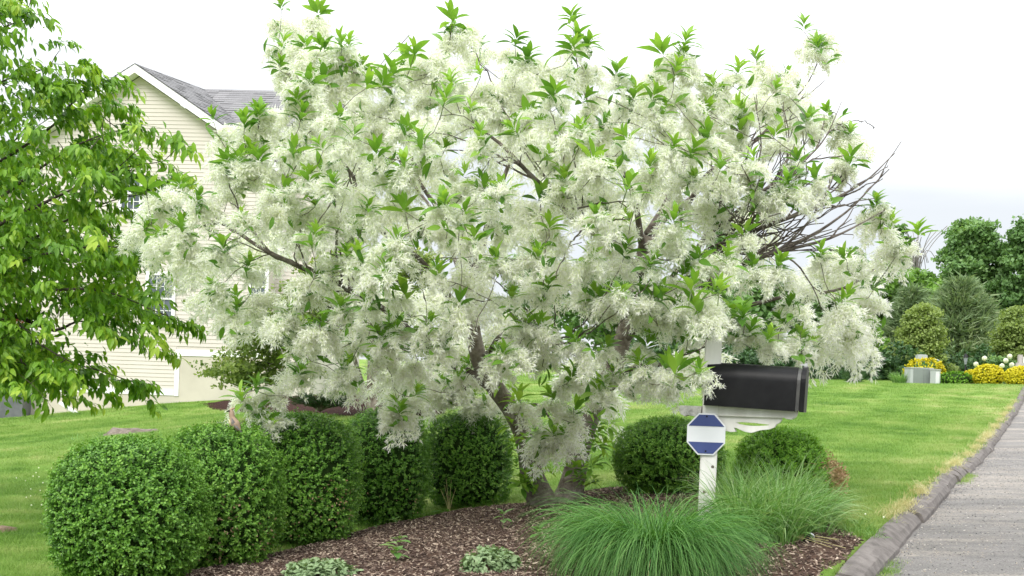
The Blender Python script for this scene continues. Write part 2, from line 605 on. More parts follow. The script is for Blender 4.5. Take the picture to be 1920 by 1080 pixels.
M_KERB = surf("kerb_asphalt", (.115, .103, .096), (.205, .185, .172), .92, 9, 90, .6, .008, 'world', spec=.2)
M_SOIL = surf("bare_soil", (.15, .10, .065), (.26, .19, .13), .95, 14, 60, .7, .02, 'world')
M_STRAW = leafmat("dry_grass", [(0, (.36, .33, .14)), (.6, (.56, .51, .27)), (1, (.66, .62, .42))], .8, .3, .5)

M_BARK = surf("grey_bark", (.13, .105, .085), (.31, .275, .235), .95, 9, 26, .9, .03, 'world', spec=.1)
M_LIMB = surf("grey_brown_bark", (.075, .06, .05), (.19, .165, .145), .95, 14, 40, .6, .015, "world", spec=.1)
M_TWIG = surf("twig_bark", (.095, .07, .055), (.17, .135, .11), .9, 20, None, coord='world', spec=.15)
M_BARK_DARK = surf("dark_bark", (.045, .036, .03), (.10, .085, .07), .95, 7, 22, .8, .03, 'world', spec=.1)
M_PETAL, _nt, _b = new_mat("blossom_petal")
_a = N(_nt, 'ShaderNodeAttribute', attribute_name='tint')
_c = ramp(_nt, _a.outputs['Fac'], [(0, (.55, .66, .30)), (.18, (.82, .86, .62)), (.45, (.92, .92, .85)), (1, (.93, .93, .905))])
_nt.links.new(_c, _b.inputs['Base Color']); _b.inputs['Roughness'].default_value = .7; _b.inputs['Specular IOR Level'].default_value = .15
_t = N(_nt, 'ShaderNodeBsdfTranslucent'); _nt.links.new(_c, _t.inputs[0])
_mx = N(_nt, 'ShaderNodeMixShader'); _mx.inputs[0].default_value = .5
_nt.links.new(_b.outputs[0], _mx.inputs[1]); _nt.links.new(_t.outputs[0], _mx.inputs[2])
_nt.links.new(_mx.outputs[0], _nt.nodes['Material Output'].inputs[0])

M_FLEAF = leafmat("fringe_leaf", [(0, (.07, .18, .02)), (.5, (.165, .335, .04)), (1, (.29, .47, .07))], .4, .4, .5)
M_CHERRY = leafmat("drooping_leaf", [(0, (.06, .165, .016)), (.45, (.145, .305, .024)), (.75, (.22, .39, .03)), (1, (.36, .50, .055))], .4, .4, .35)
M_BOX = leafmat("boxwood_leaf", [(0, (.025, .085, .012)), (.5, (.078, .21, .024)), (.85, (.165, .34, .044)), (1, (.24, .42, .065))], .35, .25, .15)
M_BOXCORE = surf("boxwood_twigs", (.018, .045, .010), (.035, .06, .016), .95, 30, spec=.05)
M_TAN = leafmat("dead_leaf", [(0, (.26, .16, .09)), (1, (.5, .36, .22))], .8, .25, .3)
M_ORN = leafmat("fountain_grass", [(0, (.03, .10, .02)), (.5, (.075, .21, .04)), (1, (.17, .34, .085))], .5, .35, .2)
M_WEED = leafmat("meadow_grass", [(0, (.07, .18, .035)), (.5, (.15, .31, .075)), (1, (.3, .43, .19))], .5, .4, .3)
M_SAGE = leafmat("sage_leaf", [(0, (.09, .17, .06)), (.5, (.18, .275, .125)), (1, (.28, .37, .2))], .6, .25, .3)
M_YELLOW = leafmat("golden_leaf", [(0, (.26, .28, .01)), (.5, (.55, .50, .015)), (1, (.75, .68, .04))], .5, .3, .2)
M_YEW = leafmat("shrub_needle", [(0, (.035, .12, .01)), (.5, (.10, .26, .018)), (1, (.22, .42, .04))], .5, .3, .2)
M_DOGW = leafmat("small_tree_leaf", [(0, (.09, .15, .03)), (.5, (.2, .28, .065)), (.8, (.33, .4, .13)), (1, (.7, .7, .5))], .5, .4, .2)
M_TREE_A = leafmat("tree_leaf_green", [(0, (.09, .175, .06)), (.5, (.165, .30, .10)), (1, (.27, .41, .15))], .5, .35, .25)
M_TREE_B = leafmat("tree_leaf_light", [(0, (.11, .22, .045)), (.5, (.2, .37, .07)), (1, (.32, .48, .11))], .5, .4, .25)
M_TREE_C = leafmat("tree_leaf_olive", [(0, (.12, .18, .05)), (.5, (.22, .30, .085)), (1, (.33, .42, .12))], .5, .4, .25)
M_PINE = leafmat("pine_needle", [(0, (.10, .165, .08)), (.5, (.2, .285, .14)), (1, (.36, .42, .23))], .6, .25, .2)
M_DARKCON = leafmat("conifer_needle", [(0, (.03, .075, .027)), (.5, (.062, .135, .048)), (1, (.12, .2, .065))], .6, .25, .2)
M_RED = leafmat("maple_leaf", [(0, (.09, .015, .018)), (1, (.28, .07, .06))], .5, .4, .2)
M_STEM = surf("green_stem", (.10, .17, .05), (.16, .2, .08), .7)

M_WHITEPAINT = surf("white_paint", (.74, .73, .70), (.58, .565, .53), .55, 7, 60, .15, .004, 'object', None and 0 or 0.0, (1, 1, .25))
M_TRIM = surf("white_trim", (.84, .84, .83), (.8, .8, .79), .5, 3)
M_WEATHER = surf("weathered_paint", (.55, .54, .51), (.3, .29, .27), .8, 16, 60, .4, .005, lo=.45, hi=.6)
M_SIDING = surf("cream_siding", (.605, .553, .503), (.575, .524, .475), .6, 1.2, coord='world')
M_FOUND = surf("parged_foundation", (.56, .515, .435), (.50, .46, .385), .85, 1.5, 30, .2, .005, 'world')
M_ROOF, _nt, _b = new_mat("roof_shingle")
_a = N(_nt, 'ShaderNodeAttribute', attribute_name='tint')
_c = ramp(_nt, _a.outputs['Fac'], [(0, (.10, .10, .108)), (.5, (.19, .187, .195)), (1, (.30, .295, .30))])
_c = mixc(_nt, .35, _c, ramp(_nt, tex_noise(_nt, 30, 3, .6), [(.3, (.1, .1, .1)), (.7, (.36, .35, .36))]))
_nt.links.new(_c, _b.inputs['Base Color']); _b.inputs['Roughness'].default_value = .9
M_GLASS = surf("window_glass", (.05, .065, .08), (.14, .17, .2), .06, .8, coord='world', spec=.8)
M_BLACK = surf("black_metal", (.005, .005, .006), (.010, .010, .011), .42, 9, 150, .08, .002, spec=.16)
M_BLUE = surf("blue_enamel", (.03, .05, .185), (.045, .068, .215), .45, 5)
M_SIGNWHITE = surf("white_enamel", (.74, .75, .78), (.70, .71, .74), .4, 3)
M_GREYBOX = surf("grey_utility_paint", (.21, .235, .22), (.18, .205, .195), .5, 2)
M_LIGHTBOX = surf("pale_utility_paint", (.42, .445, .44), (.37, .395, .39), .5, 2)
M_STONE = surf("boulder", (.42, .36, .32), (.56, .5, .45), .9, 5, 20, .5, .03)
M_GREYWOOD = surf("grey_wood", (.34, .31, .29), (.46, .43, .40), .9, 6, 40, .4, .01)
M_STEEL = surf("brushed_metal", (.5, .51, .52), (.6, .6, .62), .3, 6, metal=.8)
M_DARKGREY = surf("dark_grey_panel", (.09, .095, .105), (.14, .145, .155), .6, 4)
M_STUMP = surf("weathered_stump", (.13, .105, .085), (.24, .2, .165), .95, 12, 40, .7, .03)
M_LAMPGLASS = surf("lantern_glass", (.3, .32, .34), (.22, .24, .26), .15, 3)
M_FEATHER = surf("tan_feathers", (.36, .25, .17), (.30, .22, .16), .8, 40)
M_FEATHER_GREY = surf("grey_feathers", (.13, .12, .12), (.18, .16, .155), .7, 30)
M_FEATHER_PALE = surf("pale_belly", (.50, .46, .24), (.55, .5, .3), .8, 30)
M_HYD = leafmat("white_petals", [(0, (.7, .74, .62)), (1, (.86, .86, .84))], .7, .3, .1)

# ------------------------------------------------------------------ the ground, road, kerb
s_l = np.concatenate([[-420, -300, -200, -140, -100, -75, -60], np.arange(-52, -24, 2.0), np.arange(-24, -12, .8), np.arange(-12, -4, .3), np.arange(-4, -.3, .14), [-.25, -.12, -.02]])
s_r = np.concatenate([[.04, .3, 2, 4, 6, 8.2, 8.4, 9, 11, 14, 18, 24, 32, 45, 60, 90, 140, 220, 320]])
S = np.concatenate([s_l, s_r])
T = np.concatenate([[-120, -80, -50, -30, -20, -14], np.arange(-10, 4, .35), np.arange(4, 20, .28), np.arange(20, 46, .7), np.arange(46, 80, 2.5), [85, 100, 130, 170, 230, 320, 480]])
tt, ss = np.meshgrid(T, S, indexing='ij')
gx, gy = xy(tt, ss)
Z = G(gx, gy)
kx, ky = xy(T, np.zeros(len(T)))
ZK = G(kx, ky)


def zk(t):
    return np.interp(t, T, ZK)


road = (ss > 0) & (ss < 8.3)
Z = np.where(road, zk(tt) - .28, Z)
far_side = ss >= 8.3
Z = np.where(far_side, zk(tt) + np.clip(ss - 8.3, 0, 8) * .02, Z)
nT, nS = len(T), len(S)
ii, jj = np.meshgrid(np.arange(nT - 1), np.arange(nS - 1), indexing='ij')
gF = np.stack([ii * nS + jj, ii * nS + jj + 1, (ii + 1) * nS + jj + 1, (ii + 1) * nS + jj], -1).reshape(-1, 4)
link("ground", mesh("ground", np.stack([gx, gy, Z], -1), gF, mats=[M_LAWN], smooth=True), kind="structure")

rs = np.concatenate([[.1, .18], np.arange(.3, 1.5, .2), [2, 3, 4, 5, 6, 7, 7.9, 8.25]])
rt = np.concatenate([[-100, -40, -15], np.arange(-10, 30, .5), np.arange(30, 80, 3), [100, 200, 400]])
t2, s2 = np.meshgrid(rt, rs, indexing='ij')
rx, ry = xy(t2, s2)
rz = zk(t2) - .10 + .035 * np.sin(np.clip(s2 / 8.3, 0, 1) * PI)
a, b2 = np.meshgrid(np.arange(len(rt) - 1), np.arange(len(rs) - 1), indexing='ij')
rF = np.stack([a * len(rs) + b2, a * len(rs) + b2 + 1, (a + 1) * len(rs) + b2 + 1, (a + 1) * len(rs) + b2], -1).reshape(-1, 4)
link("road", mesh("road", np.stack([rx, ry, rz], -1), rF, mats=[M_ROAD], smooth=True), kind="structure")

# loose grit lying on the road
n = 9000
t_ = rng.uniform(-2.5, 13, n) ; s_ = .17 + 4.5 * rng.uniform(0, 1, n) ** 1.7
x_, y_ = xy(t_, s_)
grit_b = MB().lathe([(.002, 0), (.0055, .002), (.0045, .005), (.001, .0065)], 5)
M_GRIT, _nt, _b = new_mat("grit")
_oi = N(_nt, 'ShaderNodeObjectInfo')
_nt.links.new(ramp(_nt, _oi.outputs['Random'], [(0, (.05, .05, .05)), (.5, (.2, .19, .18)), (.8, (.36, .31, .25)), (1, (.5, .47, .43))]), _b.inputs['Base Color'])
instance_stuff("road_grit", np.stack([x_, y_, zk(t_) - .10 + .035 * np.sin(np.clip(s_ / 8.3, 0, 1) * PI) - .001], 1), np.stack([rng.normal(0, .3, n), rng.normal(0, .3, n), rng.uniform(0, 6.28, n)], 1),
               np.stack([rng.uniform(.5, 1.5, n), rng.uniform(.5, 1.5, n), rng.uniform(.5, 1.2, n)], 1), grit_b.mesh("grit", [M_GRIT]), kind="stuff", label="loose grit and small stones on the asphalt", category="grit")

# kerb: a worn asphalt berm, broken into pieces by cracks
kerb = bpy.data.objects.new("kerb", None); COL.objects.link(kerb); kerb['kind'] = "structure"
prof = [(-.03, -.12), (-.02, -.02), (.0, .004), (.04, .006), (.08, -.004), (.12, -.03), (.15, -.075), (.16, -.14)]
cuts = [-9.0]
while cuts[-1] < 34:
    cuts.append(cuts[-1] + float(rng.choice([.5, .75, 1.1, 1.6, 2.3])) * (1 if cuts[-1] > 2 else .9))
for i in range(len(cuts) - 1):
    t0, t1 = cuts[i] + .012, cuts[i + 1] - .012
    n = max(2, int((t1 - t0) / .18))
    tv = np.linspace(t0, t1, n + 1)
    ds, dz, tw = rng.normal(0, .005), rng.normal(0, .004), rng.normal(0, .006)
    V, F = [], []
    for k, t in enumerate(tv):
        for q, (s, z) in enumerate(prof):
            jit = .008 * mnoise.noise(Vector((t * 11, q * 2.1, i + .5))) + .012 * mnoise.noise(Vector((t * 3, q * 1.7, i))) + .02 * mnoise.noise(Vector((t * .8, q * .4, 3.3)))
            end = -.012 if (k in (0, n)) and 0 < q < 7 else 0
            x_, y_ = xy(t, s + ds + jit + tw * (k / n - .5))
            V.append((x_, y_, zk(t) + z + dz + jit * .6 + end))
    m_ = len(prof)
    for k in range(n):
        for q in range(m_ - 1):
            F.append((k * m_ + q, k * m_ + q + 1, (k + 1) * m_ + q + 1, (k + 1) * m_ + q))
    F.append(tuple(range(m_))[::-1]); F.append(tuple(n * m_ + q for q in range(m_)))
    link("kerb_piece", mesh("kerb_piece", V, F, mats=[M_KERB], smooth=False), kerb)

# mulch beds
BED = [tuple(hit(*p)[:2]) for p in [(330, 1078), (470, 1050), (560, 1028), (700, 990), (860, 958), (1000, 944), (1060, 930), (1130, 918), (1230, 912),
                                    (1380, 925), (1480, 950), (1560, 985), (1618, 1012), (1585, 1050)]]
BED += [tuple(float(v) for v in xy(t, -.06)) for t in (0.0, -1.5, -3.0, -4.6)] + [(-2.2, 3.2), (-2.5, 5.2)]
BACKBED = [tuple(hit(*p)[:2]) for p in [(345, 752), (400, 768), (470, 774), (600, 778), (720, 788), (830, 779), (842, 766)]] + [(-0.5, 26.0), (-3.6, 27.5), (-7.6, 27.8)]


def bed_sheet(name, poly, m, step, hgt, seed):
    xs = np.array([p[0] for p in poly]); ys = np.array([p[1] for p in poly])
    X = np.arange(xs.min() - .2, xs.max() + .2, step); Y = np.arange(ys.min() - .2, ys.max() + .2, step)
    gx_, gy_ = np.meshgrid(X, Y, indexing='ij')
    ins = in_poly(gx_, gy_, poly)
    d = poly_dist(gx_, gy_, poly) * np.where(ins, 1, -1)
    rag = np.array([mnoise.noise(Vector((float(p) * 3, float(q) * 3, seed))) for p, q in zip(gx_.ravel(), gy_.ravel())]).reshape(gx_.shape)
    d = d + rag * .07
    lift = np.clip(d / .15, -1, 1)
    bmp = np.array([mnoise.noise(Vector((float(p) * 9, float(q) * 9, seed + 4))) for p, q in zip(gx_.ravel(), gy_.ravel())]).reshape(gx_.shape)
    z_ = G(gx_, gy_) + .022 * lift + hgt * np.clip(d / .9, 0, 1) + np.where(d > .05, .008, 0) * bmp
    ny = len(Y)
    a_, b_ = np.meshgrid(np.arange(len(X) - 1), np.arange(ny - 1), indexing='ij')
    keep = (d[:-1, :-1] > -.12) & (d[1:, :-1] > -.12) & (d[:-1, 1:] > -.12) & (d[1:, 1:] > -.12)
    _, sA = ts(gx_, gy_)
    ok = sA < .0
    keep &= ok[:-1, :-1] & ok[1:, :-1] & ok[:-1, 1:] & ok[1:, 1:]
    a_, b_ = a_[keep], b_[keep]
    F = np.stack([a_ * ny + b_, (a_ + 1) * ny + b_, (a_ + 1) * ny + b_ + 1, a_ * ny + b_ + 1], -1)
    link(name, mesh(name, np.stack([gx_, gy_, z_], -1), F, mats=[m], smooth=True), kind="structure")

    def zf(x, y):
        dd_ = poly_dist(x, y, poly)
        return G(x, y) + .022 * np.clip(dd_ / .15, -1, 1) + hgt * np.clip(dd_ / .9, 0, 1)
    return zf


bed_z = bed_sheet("mulch_bed", BED, M_MULCH, .05, .03, 1.0)
back_z = bed_sheet("red_mulch_bed", BACKBED, M_MULCH_RED, .16, .16, 5.0)

# wood chips on the front bed
n = 80000
cx = rng.uniform(-3.2, 4.5, n); cy = rng.uniform(4.6, 11.5, n)
k_ = in_poly(cx, cy, BED) & (np.abs(cx / cy) < .5)
cx, cy = cx[k_], cy[k_]
chip = MB().box((0, 0, 0), (.024, .006, .003)).mesh("chip", [M_CHIP])
cz = bed_z(cx, cy) + rng.uniform(.001, .012, len(cx))
instance_stuff("mulch_chips", np.stack([cx, cy, cz], 1),
               np.stack([rng.normal(0, .35, len(cx)), rng.normal(0, .35, len(cx)), rng.uniform(0, 6.28, len(cx))], 1),
               np.stack([rng.uniform(.4, 1.5, len(cx)), rng.uniform(.5, 1.9, len(cx)), rng.uniform(.6, 1.5, len(cx))], 1), chip,
               kind="stuff", label="shredded bark chips covering the mulch bed", category="mulch")


# grass of the lawns
def blade_clump(nb, rad, h0, h1, w, lean=.5, segs=2):
    mb = MB()
    for i in range(nb):
        a_ = rng.uniform(0, 2 * PI); r_ = rad * math.sqrt(rng.uniform())
        p0 = np.array([r_ * math.cos(a_), r_ * math.sin(a_), -.01])
        h = rng.uniform(h0, h1); az = rng.uniform(0, 2 * PI); ln = rng.uniform(.1, lean) * h
        dv = np.array([math.cos(az), math.sin(az), 0]); wv = np.array([-dv[1], dv[0], 0]) * w / 2
        V = []
        for q in range(segs + 1):
            t = q / segs
            c = p0 + dv * ln * t * t + np.array([0, 0, h * t * (1 - .12 * t)])
            V += [c - wv * (1 - t * .85), c + wv * (1 - t * .85)]
        F = np.array([(2 * q, 2 * q + 1, 2 * q + 3, 2 * q + 2) for q in range(segs)])
        mb.add(V, F, rng.uniform(0, 1))
    return mb


M_BLADES = [M_BLADE]
clump = blade_clump(30, .085, .03, .062, .0042, 1.1).mesh("tuft", M_BLADES)


def lawn_points(n, y0, y1, spread=.56):
    y_ = np.sqrt(rng.uniform(y0 * y0, y1 * y1, n)); x_ = rng.uniform(-spread, spread, n) * y_
    _, s_ = ts(x_, y_)
    ok = (s_ < -.02) & ~in_poly(x_, y_, BED) & ~in_poly(x_, y_, BACKBED)
    # nothing under the house
    ok &= ~((y_ > 28.6) & (x_ < -1.5))
    return x_[ok], y_[ok]


gxs, gys, gsc = [], [], []
for n_, a_, b_, s_ in ((16000, 5.2, 13, 1.0), (22000, 12.5, 24, 1.35), (20000, 23, 46, 2.0)):
    x_, y_ = lawn_points(n_, a_, b_)
    gxs.append(x_); gys.append(y_); gsc.append(rng.uniform(.75, 1.25, len(x_)) * s_)
x_, y_ = np.concatenate(gxs), np.concatenate(gys); s_ = np.concatenate(gsc)
instance_stuff("lawn_grass", np.stack([x_, y_, G(x_, y_)], 1), np.stack([x_ * 0, x_ * 0, rng.uniform(0, 6.28, len(x_))], 1),
               np.stack([s_, s_, s_ ** .4], 1), clump, kind="stuff", label="short mown green grass of the lawns", category="grass")

# straw-coloured dead grass and sand along the kerb
straw = blade_clump(22, .07, .03, .09, .004, 1.6)
straw = straw.mesh("straw", [M_STRAW])
n = 900
t_ = np.concatenate([rng.uniform(2.2, 26, n), rng.uniform(2.5, 20, 500)])
s_ = np.concatenate([rng.normal(-.03, .028, n), rng.normal(.0, .03, 500)])
keepm = np.array([mnoise.noise(Vector((float(q) * .9, 1.0, 0))) for q in t_]) > .05
keepm |= rng.uniform(size=len(t_)) < .12
t_, s_ = t_[keepm], s_[keepm]
x_, y_ = xy(t_, s_)
instance_stuff("dry_grass", np.stack([x_, y_, zk(t_) + np.where(s_ > 0, .02, .0)], 1), np.stack([rng.normal(0, .5, len(x_)), rng.normal(0, .5, len(x_)), rng.uniform(0, 6.28, len(x_))], 1),
               np.repeat(rng.uniform(.5, 1.2, len(x_))[:, None], 3, 1), straw, kind="stuff", label="straw coloured dead grass along the top of the kerb", category="dry grass")
# green tufts growing in the gutter
n = 70
t_ = np.concatenate([rng.normal(.55, .25, 40), rng.normal(6.8, .3, 40)])
x_, y_ = xy(t_, rng.normal(.18, .02, len(t_)))
instance_stuff("gutter_grass", np.stack([x_, y_, zk(t_) - .10], 1), np.stack([x_ * 0, x_ * 0, rng.uniform(0, 6.28, len(x_))], 1),
               np.repeat(rng.uniform(.5, 1.1, len(x_))[:, None], 3, 1), clump, kind="stuff", label="green grass tufts growing in the gutter", category="grass")

# ------------------------------------------------------------------ the house
WA = math.radians(4.6)
HEX = np.array([math.cos(WA), -math.sin(WA), 0]); HEN = np.array([-math.sin(WA), -math.cos(WA), 0])      # along the wall, out of the wall
H0 = P(265, 700, 30.0); H0[2] = 0


def wpt(px, py):
    """(along the wall, height) of a photograph pixel on the gable wall"""
    r = ray(px, py)
    t = ((H0 - CAM) @ HEN) / (r @ HEN)
    q = CAM + r * t
    return float((q - H0) @ HEX), float(q[2])


def hw(s, z, out=0.0):
    return H0 + HEX * s + HEN * out + np.array([0, 0, z])


house = thing("house", "cream clapboard house with grey shingle roof and white gable trim behind the trees", "house", (H0[0], H0[1], 0))
HL = np.array(house.location)


def hpart(name, mb, mats, parent=house, smooth=False, **kw):
    me = mb.mesh(name, mats, smooth)
    me.transform(Matrix.Translation(-Vector(HL)))
    return link(name, me, parent, **kw)


def wall_box(mb, s0, s1, z0, z1, o0, o1, tint=.5):
    """box on the gable wall between depths o0..o1 in front of it"""
    v = [hw(s, z, o) for s in (s0, s1) for o in (o0, o1) for z in (z0, z1)]
    mb.add(v, [(0, 1, 3, 2), (4, 6, 7, 5), (0, 4, 5, 1), (2, 3, 7, 6), (0, 2, 6, 4), (1, 5, 7, 3)], tint)
    return mb


sp_, zp_ = wpt(262, 144)                        # peak of the wall
s_r1, z_r1 = wpt(420, 254)                      # a point low on the right rake
SLOPE = (zp_ - z_r1) / (s_r1 - sp_)
HALF = 3.65
SL, SR = sp_ - 3.1, sp_ + HALF
z_eave = zp_ - SLOPE * HALF
s_t, z_t = wpt(335, 742)                        # bottom of the low trim at the corner board
s_c, z_c = wpt(338, 656)                        # top of the raised trim
z_low = z_t
mbw = MB()
mbw.add([hw(SL, -.4), hw(SR, -.4), hw(SR, z_eave), hw(sp_, zp_), hw(SL, zp_ - SLOPE * (sp_ - SL))], [(0, 1, 2, 3, 4)])
mbw.add([hw(SR, -.4), hw(SR, -.4, -8), hw(SR, z_eave, -8), hw(SR, z_eave)], [(0, 1, 2, 3)])
mbw.add([hw(SL, -.4), hw(SL, -.4, -8), hw(SL, zp_ - SLOPE * (sp_ - SL), -8), hw(SL, zp_ - SLOPE * (sp_ - SL))], [(3, 2, 1, 0)])
wall = hpart("wall", mbw, [M_SIDING])
z = z_low + .16
EXPO = .104
while z < zp_ - .05:
    zt = z + EXPO
    half_l = min(sp_ - SL, (zp_ - z) / SLOPE - .0)
    half_r = min(HALF, (zp_ - z) / SLOPE - .0)
    a0, a1 = sp_ - half_l, sp_ + half_r
    b0, b1 = sp_ - min(sp_ - SL, (zp_ - zt) / SLOPE), sp_ + min(HALF, (zp_ - zt) / SLOPE)
    if z < z_c:
        a1 = b1 = s_t - .1
    if zt > zp_ - .03:
        break
    mb = MB()
    o = .016
    mb.add([hw(a0, z, o), hw(a1, z, o), hw(b1, zt, .004), hw(b0, zt, .004), hw(a0, z, .003), hw(a1, z, .003)],
           [(0, 1, 2, 3), (0, 4, 5, 1)])
    hpart("siding_board", mb, [M_SIDING], wall)
    z += EXPO
# foundation, trims
mb = MB(); wall_box(mb, SL, s_t - .02, -.4, z_low - .005, .002, .012); wall_box(mb, s_t - .02, SR, -.4, z_c - .15, .002, .012)
hpart("foundation", mb, [M_FOUND])
mb = MB(); wall_box(mb, SL, s_t - .13, z_low, z_low + .16, .002, .032); hpart("trim_board", mb, [M_TRIM])
mb = MB(); wall_box(mb, s_t - .12, s_t - .0, z_low - .01, z_c - .002, .002, .036); hpart("trim_board", mb, [M_TRIM])
mb = MB(); wall_box(mb, s_t + .003, SR, z_c - .155, z_c, .002, .034); hpart("trim_board", mb, [M_TRIM])
# downspout
sd, _ = wpt(63, 660)
mb = MB(); wall_box(mb, sd - .05, sd + .05, z_low - .1, z_eave + .3, .02, .09); hpart("downspout", mb, [M_TRIM])


def window(px0, py0, px1, py1):
    s0, z1 = wpt(px0, py0); s1, z0 = wpt(px1, py1)
    mbf = MB()
    for a in ((s0 - .09, s0, z0 - .02, z1 + .1), (s1, s1 + .09, z0 - .02, z1 + .1), (s0, s1, z1, z1 + .1), (s0, s1, (z0 + z1) / 2 - .025, (z0 + z1) / 2 + .025)):
        wall_box(mbf, *a, .018, .06)
    wroot = hpart("window", mbf, [M_TRIM])
    mb_ = MB(); wall_box(mb_, s0 - .13, s1 + .13, z0 - .09, z0 - .021, .018, .09); hpart("sill", mb_, [M_TRIM], wroot)
    zm = (z0 + z1) / 2
    for za, zb in ((z0, zm - .026), (zm + .026, z1)):
        mb_ = MB(); wall_box(mb_, s0 + .002, s1 - .002, za + .002, zb - .002, .019, .03); hpart("pane", mb_, [M_GLASS], wroot)
        mb_ = MB()
        for f in (1 / 3, 2 / 3):
            sc_ = s0 + (s1 - s0) * f
            wall_box(mb_, sc_ - .009, sc_ + .009, za + .003, zb - .003, .032, .04)
        zc_ = (za + zb) / 2
        wall_box(mb_, s0 + .003, s1 - .003, zc_ - .009, zc_ + .009, .042, .048)
        hpart("muntin", mb_, [M_TRIM], wroot)


window(281, 516, 322, 604)
window(231, 334, 262, 392)
window(474, 512, 497, 564)

# rakes and roofs
RK = .3                                           # rake overhang in front of the wall


def rake(s_end):
    sg = 1 if s_end > sp_ else -1
    L = abs(s_end - sp_)
    v = []
    for u in (0, L + .3):
        for dz in (0.02, .23):
            for o in (RK, RK + .035):
                v.append(hw(sp_ + sg * u, zp_ - SLOPE * u + dz, o))
    mb_ = MB(); mb_.add(v, [(0, 1, 3, 2), (4, 6, 7, 5), (0, 4, 5, 1), (2, 3, 7, 6), (0, 2, 6, 4), (1, 5, 7, 3)])
    hpart("rake_board", mb_, [M_TRIM])
    mb_ = MB()
    v = [hw(sp_ + sg * u, zp_ - SLOPE * u + dz, o) for u in (0, L + .3) for dz in (.03, .05) for o in (.0, RK - .002)]
    mb_.add(v, [(0, 1, 3, 2), (4, 6, 7, 5), (0, 4, 5, 1), (2, 3, 7, 6), (0, 2, 6, 4), (1, 5, 7, 3)])
    hpart("soffit", mb_, [M_TRIM])


rake(SR); rake(SL)


def shingled(A, B, C, D, up, n_course, tab=.33, thick=.012):
    """courses of shingle tabs on the quad A (top start) B (top end) C (bottom end) D (bottom start)"""
    A, B, C, D, up = [np.asarray(q, float) for q in (A, B, C, D, up)]
    mb_ = MB()
    for i in range(n_course):
        f0, f1 = i / n_course, (i + 1) / n_course
        l0, r0 = A + (D - A) * f0, B + (C - B) * f0
        l1, r1 = A + (D - A) * f1, B + (C - B) * f1
        w = np.linalg.norm(r1 - l1)
        k = max(1, int(w / tab)); off = rng.uniform(0, 1)
        us = np.unique(np.clip(np.concatenate([[0], (np.arange(k + 1) + off - .5) / k, [1]]), 0, 1))
        for u0, u1 in zip(us[:-1], us[1:]):
            th = thick * rng.choice([1, 1.0, 1.8])
            v = [l0 + (r0 - l0) * u0 + up * .004, l0 + (r0 - l0) * u1 + up * .004, l1 + (r1 - l1) * u1 + up * th, l1 + (r1 - l1) * u0 + up * th,
                 l1 + (r1 - l1) * u0, l1 + (r1 - l1) * u1]
            mb_.add(v, [(0, 3, 2, 1), (3, 4, 5, 2)], rng.uniform(.3, .62))
    return mb_


def roofing(pts, n_course, name="roof"):
    A, B, C, D = pts
    nrm_ = np.cross(B - A, D - A); nrm_ = nrm_ / np.linalg.norm(nrm_)
    if nrm_[2] < 0:
        nrm_ = -nrm_
    mb_ = MB()
    q = np.array([A, B, C, D])
    mb_.add(np.concatenate([q - nrm_ * .005, q - nrm_ * .04]), [(0, 1, 2, 3), (7, 6, 5, 4), (0, 4, 5, 1), (1, 5, 6, 2), (2, 6, 7, 3), (3, 7, 4, 0)])
    r_ = hpart(name, mb_, [M_ROOF])
    s_ = hpart("shingles", shingled(A, B, C, D, nrm_, n_course), [M_ROOF], r_, kind="stuff")
    return r_


zr = zp_ + .26
ridge_f = hw(sp_, zr, RK + .03)
hgt = (zr - CAM[2])
ridge_b = P(380, 166, 33.6)                       # where the gable ridge meets the main ridge
eave_s = SR + .3
ze = zr - SLOPE * (eave_s - sp_)
eave_f = hw(eave_s, ze, RK + .03)
off_b = ridge_b - ridge_f
roofing((ridge_f, ridge_b, eave_f + off_b, eave_f), 34)
eave_fl = hw(SL - .3, zr - SLOPE * (sp_ - SL + .3), RK + .03)
roofing((ridge_b, ridge_f, eave_fl, eave_fl + off_b), 32)
main_r = P(668, 167, 33.4); main_r[2] = ridge_b[2]
main_l = ridge_b - np.array([0, 0, .012]); main_r = main_r - np.array([0, 0, .012])
fo = HEN * 3.6 + np.array([0, 0, -3.6 * .70])
roofing((main_l, main_r, main_r + fo, main_l + fo * 1.0 + HEX * .0), 26)
bo = -HEN * 4.5 + np.array([0, 0, -4.5 * .70])
mb = MB(); mb.add([main_l, main_r, main_r + bo, main_l + bo], [(0, 3, 2, 1)])
hpart("roof", mb, [M_ROOF])
mb = MB(); v = [main_r + fo * u + np.array([0, 0, dz]) + HEX * o for u in (0, 1) for dz in (-.2, .01) for o in (.003, .035)]
mb.add(v, [(0, 1, 3, 2), (4, 6, 7, 5), (0, 4, 5, 1), (2, 3, 7, 6), (0, 2, 6, 4), (1, 5, 7, 3)])
hpart("rake_board", mb, [M_TRIM])
